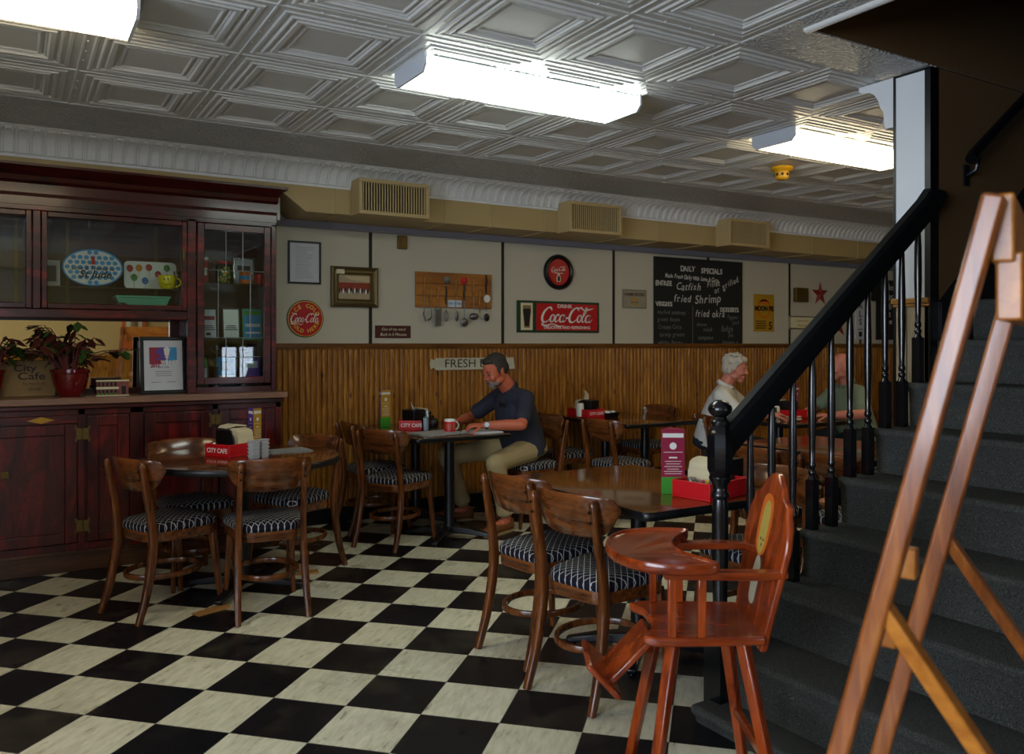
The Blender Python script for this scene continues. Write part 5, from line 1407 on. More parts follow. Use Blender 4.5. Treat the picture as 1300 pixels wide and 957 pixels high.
# back: shaped board leaning backwards
bp = [(-0.150,0.50),(-0.162,0.60),(-0.188,0.72),(-0.200,0.80),(-0.188,0.86),(-0.160,0.895),(-0.156,0.915),(-0.105,0.932),(-0.085,0.955),(-0.040,0.985),(0.0,0.995)]
bp = bp+[(-y, z) for y, z in reversed(bp[:-1])]
m = MB(); n = len(bp); tl = 0.185
vs = [(-0.160-(z-0.55)*tl, y, z) for y, z in bp]+[(-0.182-(z-0.55)*tl, y, z) for y, z in bp]
m.add(vs, [tuple(range(n)), tuple(reversed(range(n, 2*n)))]+[(i, n+i, n+(i+1) % n, (i+1) % n) for i in range(n)])
bk = m.build('backrest', HZ, t, bevel=0.006)
BF = T(-0.1585, 0, 0.55) @ RY(-math.atan(tl)) @ Matrix(((0,0,1,0),(1,0,0,0),(0,1,0,0),(0,0,0,1)))
def blob2(pts, th, mt, name, par): m = MB(); m.tf(BF); m.prism([(p.x, p.y) for p in catmull([(a, b, 0) for a, b in pts], 4, loop=True)], 0, th); m.build(name, mt, par, smooth=False)
blob2([(-0.062,0.27),(-0.05,0.36),(-0.01,0.385),(0.04,0.37),(0.055,0.30),(0.035,0.215),(-0.01,0.195),(-0.05,0.215)], 0.001, M['orangep'], 'orange_halo_patch', bk)
blob2([(-0.035,0.24),(-0.030,0.33),(0.0,0.365),(0.028,0.345),(0.030,0.27),(0.010,0.205),(-0.02,0.205)], 0.002, plain('decal_yellow', '#b9a14a', 0.5, var=0.3, vs=60), 'faded_yellow_patch', bk)
blob2([(-0.030,0.06),(-0.034,0.15),(-0.010,0.195),(0.024,0.17),(0.022,0.10),(0.012,0.05)], 0.0015, plain('decal_cream', '#b9b29a', 0.5, var=0.3, vs=60), 'faded_cream_patch', bk)
m = MB(); m.tf(BF)
for y, z in ((-0.012,0.245),(0.012,0.245),(0.0,0.228)): m.tf(BF @ T(y, z, 0.002)); m.prism(disc_poly(0.004, 0.005, 10), 0, 0.0008)
m.build('dark_dots', M['blackink'], bk, smooth=False)
# tray
tp = catmull([(0.02,-0.235,0),(0.10,-0.240,0),(0.19,-0.205,0),(0.25,-0.12,0),(0.275,0.0,0),(0.25,0.12,0),(0.19,0.205,0),(0.10,0.240,0),(0.02,0.235,0),(-0.02,0.215,0),(0.01,0.16,0),(0.055,0.08,0),(0.07,0.0,0),(0.055,-0.08,0),(0.01,-0.16,0),(-0.02,-0.215,0)], 4, loop=True)
cx_ = 0.13
def sc(s): return [(cx_+(p.x-cx_)*s, p.y*s) for p in tp]
m = MB(); rs = []
for s, z in ((0.90,0.743),(0.97,0.743),(1.0,0.751),(1.0,0.767),(0.985,0.775),(0.955,0.775),(0.935,0.767),(0.90,0.766)):
    rs.append([(x, y, z) for x, y in sc(s)])
m.rings(rs); m.build('tray', HW, t, ang=60)
# arms and spindles
for s in (-1, 1):
    m = MB(); m.prism([(0.13, s*0.150), (0.13, s*0.195), (-0.13, s*0.205), (-0.222, s*0.185), (-0.222, s*0.155)], 0.720, 0.742); m.build('armrest', HW, t, bevel=0.004)
    for xx in (0.105, 0.02): m = MB(); m.bar((xx, s*0.163, 0.55), (xx, s*0.170, 0.721), 0.023, 0.023); m.build('spindle', HZ, t, bevel=0.003)
for sx_ in (-1, 1):
    for s in (-1, 1):
        m = MB(); m.bar((sx_*0.10-0.01, s*0.11, 0.526), (sx_*0.19-0.01, s*0.20, 0.0), 0.034, 0.034, 0.028, 0.028); m.build('leg', HZ, t, bevel=0.004)
m = MB(); m.bar((-0.165,-0.165,0.20), (-0.165,0.165,0.20), 0.02, 0.03); m.build('rear_stretcher', HW, t, bevel=0.003)
# footrest: sloping plank and its upright toe board
m = MB(); m.bar((0.145, 0, 0.515), (0.285, 0, 0.372), 0.185, 0.018, 0.185, 0.018, up=(0.6,0,0.8)); m.build('footrest_plank', HZ, t, bevel=0.004)
m = MB(); m.bar((0.245, 0, 0.352), (0.340, 0, 0.445), 0.25, 0.020, 0.225, 0.018, up=(0.6,0,-0.8)); m.build('toe_board', HZ, t, bevel=0.008)

# ------------------------------------------------------------------ easel
def lw(l, d): return (d*0.518+l*0.8554, d*0.8554-l*0.518)
t = thing('easel', 'varnished wooden easel with folding rear legs in the right foreground, before the stairs', 'easel', (0, 0, 0))
def P3(l, d, z): x, y = lw(l, d); return Vector((x, y, z))
lean_l, lean_d = 0.832*0.248, -0.555*0.248       # per metre of height
def up(l0, d0, z): return P3(l0+lean_l*(z-0.854), d0+lean_d*(z-0.854), z)
near = (0.542, 1.30); far = (0.888, 1.78)
m = MB(); m.bar(up(*near, 0.0), up(*near, 1.60), 0.030, 0.042, up=(0.9, 0.42, 0)); m.build('upright', M['easel'], t, bevel=0.005)
m = MB(); m.bar(up(*far, 0.0), up(*far, 1.60), 0.036, 0.046, up=(0.9, 0.42, 0)); m.build('upright', M['easel'], t, bevel=0.005)
EO = wood('orange_pine', '#9a5416', '#c47c2a', 'x', 20, 6, 0.35, 0.3)
m = MB(); m.bar(up(*near, 1.555)+Vector((0.025,-0.01,0)), up(*far, 1.555)+Vector((0.02,0,0)), 0.030, 0.10); m.build('top_rail', EO, t, bevel=0.004)
m = MB(); m.bar(up(*near, 1.47)+Vector((0.05,-0.03,0)), up(*far, 1.47)+Vector((0.04,-0.03,0)), 0.035, 0.10); m.build('hinge_block', EO, t, bevel=0.004)
m = MB(); m.bar(up(*near, 0.42), up(*far, 0.42), 0.025, 0.05); m.build('lower_rail', M['easel'], t, bevel=0.004)
for (nm, b0) in (('n', near), ('f', far)):
    h = up(*b0, 0.985); l0 = b0[0]+lean_l*0.13; d0 = b0[1]+lean_d*0.13
    e = P3(l0+0.832*0.78, d0-0.555*0.10, 0.0) if nm == 'n' else P3(l0+0.832*0.80, d0-0.555*0.10, 0.0)
    m = MB(); m.bar(h, e, 0.024, 0.040, up=(0.9, 0.42, 0)); m.build('rear_leg', EO if nm == 'n' else M['easel'], t, bevel=0.004)
m = MB()
for z_ in (1.02, 0.90):
    m = MB(); p = up(0.62, 1.42, z_); m.cbox(p, (0.03, 0.05, 0.05), (0, 0, 0.4)); m.build('hinge_cleat', EO, t, bevel=0.003)
# ------------------------------------------------------------------ things on the tables
TZ = 0.7505
def caddy(x, y, a, lab, text=True, L=0.28, W=0.19, h=0.072):
    t = thing('caddy_box', lab, 'caddy', (x, y, TZ), R(a), 'red condiment boxes')
    m = MB(); w = 0.009
    m.box(-L/2, L/2, -W/2, W/2, 0, 0.008); m.box(-L/2, -L/2+w, -W/2, W/2, 0.008, h); m.box(L/2-w, L/2, -W/2, W/2, 0.008, h)
    m.box(-L/2+w, L/2-w, -W/2, -W/2+w, 0.008, h); m.box(-L/2+w, L/2-w, W/2-w, W/2, 0.008, h)
    m.build('box_body', M['red'], t, bevel=0.002)
    if text:
        m = MB(); m.text('CITY CAFE', 0.036, T(-L/2-0.0012, 0, h*0.5) @ RZ(-PI/2) @ FACE_S, bold=0.0006, sx=0.92); m.build('lettering', M['white'], t, smooth=False)
    return t
def loc2(x, y, a, dx, dy): c, s = math.cos(R(a)), math.sin(R(a)); return (x+c*dx-s*dy, y+s*dx+c*dy)
def dispenser(x, y, a, lab, z=TZ+0.0085, tuft=True, D=0.078):
    """black napkin dispenser; napkins show on its -x face"""
    t = thing('napkin_dispenser', lab, 'napkin dispenser', (x, y, z), R(a), 'napkin dispensers on the tables')
    m = MB()
    prof_ = [(-0.075,0.0),(-0.078,0.02),(-0.070,0.09),(-0.050,0.125),(-0.030,0.135),(D-0.003,0.135),(D,0.125),(D,0.0)]
    for s in (-1, 1):
        m.rings([[(px, s*0.060+q, pz) for px, pz in prof_] for q in (-0.004, 0.004)])
    m.box(-0.03, D, -0.06, 0.06, 0.0, 0.132)
    m.build('case', M['blackplastic'], t, bevel=0.002)
    m = MB(); 
    for i in range(9):
        q = i/8; xx = -0.090+0.0075*i
        m.rings([[(xx+0.012*math.sin(PI*(zz/0.135))*(-1)+0.008*(zz > 0.11), yy, zz) for zz in (0.01, 0.05, 0.09, 0.115, 0.13-0.004*q)]+[(xx+0.0065, yy, zz) for zz in (0.13-0.004*q, 0.01)] for yy in (-0.055, 0.055)])
    m.rings([[(-0.098, yy, 0.105), (-0.092, yy, 0.128), (-0.070, yy, 0.140), (-0.030, yy, 0.146), (-0.030, yy, 0.138), (-0.085, yy, 0.112)] for yy in (-0.054, 0.052)])
    m.build('napkins', M['napkin'], t, ang=30)
    if tuft:
        m = MB(); m.add([(0.0,-0.02,0.130),(0.03,0.0,0.130),(0.055,0.01,0.195),(0.010,-0.035,0.185),(0.02,0.02,0.130),(0.07,0.03,0.180)], [(0,1,2,3),(1,4,5,2)]); m.build('loose_napkin', M['white'], t, solid=0.002)
    return t
def shaker(x, y, z, lab, pepper=False):
    t = thing('pepper_shaker' if pepper else 'salt_shaker', lab, 'shaker', (x, y, z), 0, 'salt and pepper shakers')
    m = MB(); m.lathe([(0,0),(0.017,0),(0.019,0.006),(0.016,0.03),(0.0135,0.042),(0,0.042)], 10); m.build('glass_body', M['drinkglass'] if not pepper else M['drinkglass'], t)
    m = MB(); m.lathe([(0,0.003),(0.0145,0.003),(0.0135,0.028),(0,0.028)], 10); m.build('contents', M['white'] if not pepper else M['stone'], t)
    m = MB(); m.lathe([(0.0145,0.042),(0.0155,0.046),(0.0150,0.060),(0.009,0.068),(0,0.070)], 12); m.build('cap', M['silver'], t)
def packets(x, y, z, a, n, mt, lab, name='sugar_packet', cat='sugar packet'):
    for i in range(n):
        px, py = loc2(x, y, a, 0.0055*i, 0)
        o = MB().box(-0.0018, 0.0018, -0.018, 0.018, 0, 0.036).build(name, mt, None, bevel=0.001, loc=(px, py, z), rot=(0, R(8), R(a))); tag(o, lab, cat, lab+' row')
def menu_card(x, y, z, a, w, h, cols, lab, style=0):
    """folded three-sided table tent"""
    t = thing('menu_stand', lab, 'table tent', (x, y, z), R(a), 'three sided menu stands')
    rr_ = w/math.sqrt(3); P = [(rr_*math.cos(R(b)), rr_*math.sin(R(b))) for b in (-150, -30, 90)]   # face 0 looks to -y
    m = MB(); m.prism(P, 0, h); m.build('card', cols[0], t, smooth=False)
    yy = -rr_/2
    for k, c in ((0, cols[0]), (1, cols[1]), (2, cols[0])):
        fm = T(0,0,0) @ RZ(R(120*k)) @ T(0, yy-0.0006, 0)
        m = MB(); m.tf(fm); m.box(-w/2+0.001, w/2-0.001, 0, 0.0006, h*0.26, h-0.001); m.build('printed_face', c, t, smooth=False)
        m = MB(); m.tf(fm); m.box(-w/2+0.001, w/2-0.001, 0, 0.0006, 0, h*0.26); m.build('green_band', M['green'], t, smooth=False)
        m = MB(); m.tf(fm @ T(0,-0.0008,0)); m.box(-w*0.44, w*0.44, 0, 0.0006, h*0.87, h*0.935); 
        m.prism([(0,0)]*0 or [(0,0),(0.0001,0),(0,0.0001)], 0, 0.00001)
        m.tf(fm @ T(0,-0.0008, h*0.74) @ FACE_S); m.prism(disc_poly(w*0.15, w*0.15, 18), 0, 0.0006)
        m.tf(fm @ T(0,-0.0008,0))
        for q, (zz, ww) in enumerate(((0.64,0.8),(0.55,0.35),(0.50,0.7),(0.46,0.6),(0.42,0.75),(0.38,0.5),(0.345,0.78),(0.31,0.7))): m.box(-w*ww/2, w*ww/2, 0, 0.0005, h*zz, h*(zz+0.008 if q != 1 else zz+0.022))
        m.build('printed_lines', M['white'], t, smooth=False)
# round table
cx, cy, ca = 1.075, 4.895, 31.5
cx, cy = (0.946+1.056)/2+0.14*math.cos(R(ca)), (4.943+4.76)/2+0.14*math.sin(R(ca))
caddy(cx, cy, ca, 'red box lettered CITY CAFE holding napkins on the round table')
px, py = loc2(cx, cy, ca, 0.0, 0.015); dispenser(px, py, 118, 'black napkin dispenser with cream napkins in the red box on the round table', tuft=False)
o = MB().rings([[(-0.065,yy,0.0),(-0.05,yy,0.012),(0.0,yy,0.020),(0.06,yy,0.012),(0.065,yy,0.004),(0.0,yy,0.010)] for yy in (-0.045, 0.045)]).build('folded_napkin', M['napkin'], None, loc=(px-0.01, py, TZ+0.0085+0.147), rot=(0, 0, R(20)), ang=60); tag(o, 'folded cream napkin lying on top of the round table\'s napkin dispenser', 'napkin')
px, py = loc2(cx, cy, ca, -0.105, 0.06); shaker(px, py, TZ+0.0085, 'salt shaker in the left corner of the round table\'s red box')
px, py = loc2(cx, cy, ca, 0.155, -0.03); menu_card(px-0.015, py+0.055, TZ, -82, 0.075, 0.255, (M['purple'], M['gold']), 'tall purple and ochre menu card behind the round table\'s red box')
i = 0
for st in range(2):
    for k in range(5):
        qx, qy = (1.165+0.060*st, 4.690+0.036*st)
        m = MB(); m.rings([[(sx*w_, sy*w_*0.8, z) for sx, sy in ((-1,-1),(1,-1),(1,1),(-1,1))] for w_, z in ((0.021,0),(0.027,0.017),(0.029,0.018),(0.029,0.0200))])
        o = m.build('jelly_tub', M['packet'], None, bevel=0.001, loc=(qx, qy, TZ+0.0204*k), rot=(0,0,R(25))); tag(o, 'clear jelly tub on the round table, %s of the %s stack' % (('lowest', 'second lowest', 'middle one', 'second highest', 'topmost')[k], ('left', 'right')[st]), 'jelly tub', 'stacked jelly tubs beside the red box')
o = MB().lathe([(0,0),(0.018,0),(0.020,0.045),(0.016,0.06),(0.016,0.075),(0,0.078)], 12).build('creamer_jar', M['packet'], None, loc=(1.235, 4.83, TZ)); tag(o, 'small clear jar with a lid behind the jelly tub stacks', 'jar')
m = MB(); m.tf(RZ(R(5)))
for k in range(4): m.box(-0.13+0.006*k, 0.13-0.004*k, -0.09+0.005*k, 0.09-0.006*k, 0.002*k, 0.002*k+0.0016)
o = m.build('folded_newspaper', plain('newsprint', '#8f8f8d', 0.8, var=0.3, vs=60), None, loc=(1.42, 4.93, TZ), smooth=False); tag(o, 'folded grey newspaper lying at the right of the round table', 'newspaper')

# the seated man's table
caddy(2.62, 5.74, 55, 'red box lettered CITY CAFE under the black napkin dispenser on the man\'s table')
dispenser(2.63, 5.75, 200, 'black napkin dispenser on the table of the man in navy')
menu_card(2.47, 5.99, TZ, -104, 0.095, 0.285, (M['purple'], M['gold']), 'ochre and green folded menu card at the left back of the man\'s table')
t = thing('water_glass', 'tall clear glass of water in front of the man\'s napkin dispenser', 'glass', (2.60, 5.50, TZ))
m = MB(); m.lathe([(0,0),(0.030,0),(0.037,0.145),(0.0345,0.145),(0.028,0.008),(0,0.008)], 22); m.build('tumbler', M['drinkglass'], t)
m = MB(); m.lathe([(0,0.009),(0.0275,0.009),(0.032,0.10),(0,0.10)], 18); m.build('iced_water', plain('icy_water', '#e4eaee', 0.2, var=0.3, vs=40), t)
t = thing('coffee_mug', 'red and white mug with its handle to the right, by the man\'s hands', 'mug', (2.715, 5.345, TZ), R(5))
m = MB(); m.lathe([(0,0),(0.036,0),(0.040,0.006),(0.041,0.09),(0.039,0.096),(0.036,0.094),(0.036,0.01),(0,0.008)], 26); m.build('cup', M['platterw'], t)
m = MB(); m.lathe([(0.0385,0.008),(0.0412,0.010),(0.0418,0.080),(0.0405,0.082)], 26); m.build('red_band', M['red'], t)
m = MB(); m.lathe([(0,0.075),(0.0365,0.075)], 20); m.build('coffee', M['soil'], t)
m = MB(); m.tube([(0.038+0.034*math.sin(a), 0, 0.048+0.030*math.cos(a)) for a in [PI*i/12 for i in range(13)]], 0.0062, 8); m.build('handle', M['platterw'], t)
m = MB()
for b in (-150, -118, -86, -60): m.tf(RZ(R(b)) @ T(0.0417,0,0.045) @ RZ(PI/2) @ FACE_S); m.prism([(-0.004,-0.022),(0.004,-0.022),(0.005,0.01),(0.002,0.024),(-0.002,0.024),(-0.005,0.01)], -0.0002, 0.001)
m.build('bottle_marks', M['stone'], t, smooth=False)
def sheets(lab, x, y, a, w, d, n, mt, name='newspaper'):
    m = MB(); r6 = random.Random(int(x*100))
    for k in range(n):
        ex, ey = r6.uniform(-.012,.012), r6.uniform(-.012,.012)
        m.box(-w/2+ex, w/2+ex, -d/2+ey, d/2+ey, 0.0022*k, 0.0022*k+0.0016)
    o = m.build(name, mt, None, loc=(x, y, TZ), rot=(0,0,R(a)), smooth=False); tag(o, lab, 'paper')
NEWS = NT('printed_newsprint', 0.8).col('#8d8d8b').m
nn = NT('newsprint_grey', 0.8); nn.col(nn.ramp(nn.noise(110, None, 3), [(0.42, '#7c7d7e'), (0.56, '#b4b3ae')])); NEWS = nn.m
sheets('crumpled newspaper sections under the mug and glass on the man\'s table', 2.60, 5.30, 12, 0.34, 0.26, 5, NEWS)
sheets('white papers under the man\'s forearm at the right end of his table', 2.935, 5.26, 6, 0.20, 0.24, 4, M['paper'], 'paper_sheets')
t = thing('creamer_pot', 'small black pot beyond the man\'s mug', 'pot', (2.74, 5.68, TZ))
m = MB(); m.lathe([(0,0),(0.035,0),(0.045,0.03),(0.04,0.06),(0.028,0.075),(0,0.08)], 16); m.build('pot_body', M['blackplastic'], t)
m = MB(); m.lathe([(0,0.08),(0.012,0.082),(0.014,0.095),(0,0.10)], 10); m.build('lid_knob', M['blackplastic'], t)
t = thing('spoon', 'steel spoon lying left of the man\'s hands', 'spoon', (2.72, 5.50, TZ+0.002), R(150))
m = MB(); m.ball((0.07,0,0.004),(0.022,0.014,0.004)); m.tube([(0.05,0,0.005),(0,0,0.008),(-0.08,0,0.003)], [0.003,0.002,0.004], 6, flat=0.5); m.build('spoon_body', M['silver'], t)

# foreground square table
ca = 10.0+180; bx, by = 2.527, 2.557
caddy(bx, by, ca, 'plain red box of condiments on the foreground table, behind the newel post')
dispenser(2.580, 2.600, 10, 'black napkin dispenser in the foreground red box, behind the newel post', D=0.135)
menu_card(2.425, 2.685, TZ, -32, 0.100, 0.275, (M['maroon'], M['maroon']), 'crimson and green folded menu card beside the foreground red box')
shaker(2.425, 2.565, TZ+0.0085, 'salt shaker in the foreground red box, in front of the crimson menu card')
shaker(2.455, 2.60, TZ+0.0085, 'pepper shaker behind the salt shaker in the foreground red box', True)
packets(2.455, 2.545, TZ+0.035, -40, 3, M['pink'], 'pink sugar packet standing in the foreground red box')
packets(2.465, 2.530, TZ+0.035, -40, 3, M['yellow'], 'yellow sugar packet standing in the foreground red box')
packets(2.478, 2.515, TZ+0.035, -40, 5, M['blue'], 'blue sugar packet standing in the foreground red box')
o = MB().box(-0.045,0.045,-0.02,0.02,0,0.035).build('packet_tray', M['white'], None, bevel=0.002, loc=(2.468, 2.532, TZ+0.0085), rot=(0,0,R(-45))); tag(o, 'small white tray holding the sugar packets in the foreground red box', 'tray')

# far wall table
caddy(4.33, 5.90, 95, 'red box lettered CITY CAFE on the far wall table')
dispenser(4.36, 5.915, 290, 'napkin dispenser with a tall loose napkin on the far wall table', tuft=False)
o = MB().tube([(0,0,0),(0.005,0,0.04),(-0.012,0,0.075)], [0.035,0.028,0.012], 7, flat=0.4).build('loose_napkin', M['napkin'], None, loc=(4.34, 5.91, TZ+0.152)); tag(o, 'crumpled napkin sticking up from the far wall table\'s dispenser', 'napkin')
o = MB().lathe([(0,0),(0.032,0),(0.034,0.10),(0.028,0.115),(0,0.115)], 16).build('white_canister', M['platterw'], None, loc=(4.245, 5.87, TZ+0.0085)); tag(o, 'white canister at the left end of the far wall table\'s red box', 'canister')
t = thing('cutlery_dish', 'black dish of wrapped cutlery at the right of the far wall table\'s red box', 'dish', (4.52, 5.80, TZ))
m = MB(); m.lathe([(0,0),(0.07,0),(0.09,0.035),(0.085,0.035),(0.066,0.006),(0,0.006)], 20); m.build('dish_body', M['blackplastic'], t)
m = MB(); r7 = random.Random(3)
for i in range(7): a = r7.uniform(0, 2*PI); m.ball((0.04*math.cos(a), 0.04*math.sin(a), 0.04), (0.024,0.016,0.012), 8, 5, (0,0,a))
m.build('wrapped_cutlery', M['platterw'], t)

# older men's table
caddy(5.76, 4.92, 100, 'red box on the table between the two older men', text=False)
dispenser(5.77, 4.94, 280, 'napkin dispenser with pale napkins between the two older men', tuft=False)
menu_card(5.93, 4.98, TZ, 20, 0.085, 0.27, (M['maroon'], M['purple']), 'crimson and purple folded menu card in front of the man in green')
t = thing('green_mug', 'dark green mug in front of the white haired man', 'mug', (5.52, 4.88, TZ))
m = MB(); m.lathe([(0,0),(0.038,0),(0.045,0.02),(0.046,0.10),(0.042,0.10),(0.040,0.01),(0,0.008)], 22); m.build('cup', M['teal'], t)
m = MB(); m.tube([(-0.044-0.028*math.sin(a), 0, 0.05+0.028*math.cos(a)) for a in [PI*i/10 for i in range(11)]], 0.006, 8); m.build('handle', M['teal'], t)
o = MB().lathe([(0,0),(0.028,0),(0.030,0.09),(0.022,0.105),(0,0.105)], 14).build('creamer', M['platterw'], None, loc=(5.64, 4.93, TZ)); tag(o, 'white creamer left of the older men\'s red box', 'creamer')
for i, (x, y, zz) in enumerate(((5.66, 4.79, 0), (5.66, 4.79, 0.012), (5.56, 4.70, 0))):
    o = MB().lathe([(0,0),(0.05,0),(0.085,0.012),(0.088,0.016),(0.05,0.006),(0,0.005)], 24).build('plate', M['platterw'] if i != 2 else M['napkin'], None, loc=(x, y, TZ+zz)); tag(o, ['white plate under another beside the older men\'s red box', 'white plate on top of the pair beside the older men\'s red box', 'cream plate at the near edge of the older men\'s table'][i], 'plate')
o = MB().lathe([(0,0),(0.026,0),(0.028,0.08),(0.022,0.11),(0,0.11)], 14).build('cream_bottle', M['napkin'], None, loc=(5.98, 5.28, TZ)); tag(o, 'cream bottle at the far right of the older men\'s table', 'bottle')
# ------------------------------------------------------------------ people
def blob(mb, name, mt, parent, voxel=0.006, it=3):
    """fuse the round forms of mb into one continuous surface"""
    o = mb.build(name, mt, None, ang=180)
    r_ = o.modifiers.new('r', 'REMESH'); r_.mode = 'VOXEL'; r_.voxel_size = voxel; r_.use_smooth_shade = True
    s = o.modifiers.new('s', 'SMOOTH'); s.factor = 0.5; s.iterations = it
    dg = bpy.context.evaluated_depsgraph_get(); dg.update()
    me = bpy.data.meshes.new_from_object(o.evaluated_get(dg)); me.name = name
    if not me.materials: me.materials.append(mt)
    old = o.data; bpy.data.objects.remove(o); bpy.data.meshes.remove(old)
    me.polygons.foreach_set('use_smooth', [True]*len(me.polygons))
    n = bpy.data.objects.new(name, me); COL.objects.link(n); n.parent = parent
    return n
def limb(mb, pts, rad):
    for i in range(len(pts)-1): mb.cap(pts[i], pts[i+1], rad[i], rad[i+1])
def hand(mb, wrist, d, nrm, side, curl=0.5, s=1.0, spread=0.10):
    """palm, four unequal bent fingers and a thumb from the palm's side. d = forward, nrm = back of the hand, side=+1 thumb towards d x nrm"""
    d = Vector(d).normalized(); n = Vector(nrm); n = (n-d*n.dot(d)).normalized(); a = d.cross(n)*side
    w = Vector(wrist)
    for k in (-1.2, -0.4, 0.4, 1.2):
        mb.cap(w+d*0.012*s+a*k*0.010*s, w+d*0.082*s+a*k*0.017*s, 0.013*s, 0.0115*s, 8)
    for k, L in ((1.5, 0.068), (0.5, 0.078), (-0.5, 0.072), (-1.5, 0.056)):
        p = w+d*0.085*s+a*k*0.0175*s; v = (d+a*k*spread*0.6).normalized(); seg = (0.45, 0.32, 0.23); r0 = 0.0088*s
        for j in range(3):
            ang = curl*(0.55+0.35*j)
            v = (v*math.cos(ang)-n*math.sin(ang)) if j else (v*math.cos(ang*0.7)-n*math.sin(ang*0.7))
            v.normalize(); q = p+v*L*seg[j]*s; mb.cap(p, q, r0, r0*0.92, 8); p = q; r0 *= 0.92
    p = w+d*0.030*s+a*0.022*s; v = (d*0.6+a*0.75-n*0.25).normalized(); r0 = 0.0115*s
    for L in (0.040, 0.030, 0.024):
        q = p+v*L*s; mb.cap(p, q, r0, r0*0.9, 8); p = q; r0 *= 0.9; v = (v+d*0.35-n*0.15).normalized()
def head_forms(mb, HM, s=1.0):
    mb.tf(HM)
    def b(c, r, rot=None): mb.ball(tuple(k*s for k in c), tuple(k*s for k in r), 18, 12, rot)
    b((-0.012,0,0.035), (0.093,0.073,0.085)); b((0.018,0,0.0), (0.068,0.064,0.085)); b((0.028,0,-0.045), (0.052,0.050,0.055)); b((0.052,0,-0.090), (0.028,0.026,0.022))
    for y in (-1, 1):
        b((0.0,y*0.048,-0.055), (0.045,0.014,0.026), (0,0.35,0)); b((0.058,y*0.034,-0.030), (0.022,0.022,0.022)); b((0.074,y*0.026,0.022), (0.014,0.024,0.009), (0,0,-y*0.25))
        b((-0.006,y*0.075,-0.012), (0.020,0.008,0.032), (0.0,-0.2,y*0.35)); b((0.085,y*0.011,-0.030), (0.010,0.008,0.008))
    b((0.072,0,-0.062), (0.018,0.026,0.016))
    mb.cap(Vector((0.082,0,0.012))*s, Vector((0.102,0,-0.024))*s, 0.0075*s, 0.0115*s, 10)
    mb.tf()
def face_details(par, HM, s, lipm, browm, blink=0.4):
    for y in (-1, 1):
        m = MB(); m.tf(HM); m.ball((0.0775*s, y*0.031*s, 0.003*s), (0.0080*s, 0.0115*s, 0.0050*s), 12, 8); e = m.build('eye', M['eyewhite'], par)
        m = MB(); m.tf(HM); m.ball((0.0845*s, y*0.031*s, 0.001*s), (0.0030*s, 0.0060*s, 0.0042*s), 10, 6); m.build('iris', M['blackink'], e)
        m = MB(); m.tf(HM); m.ball((0.084*s, y*0.030*s, 0.026*s), (0.005*s, 0.019*s, 0.004*s), 10, 6, (y*0.15,0,-y*0.3)); m.build('eyebrow', browm, par)
    m = MB(); m.tf(HM); m.ball((0.0905*s, 0, -0.057*s), (0.006*s, 0.022*s, 0.0038*s), 12, 6); m.ball((0.0895*s, 0, -0.0655*s), (0.006*s, 0.018*s, 0.0042*s), 12, 6); m.build('lips', lipm, par)
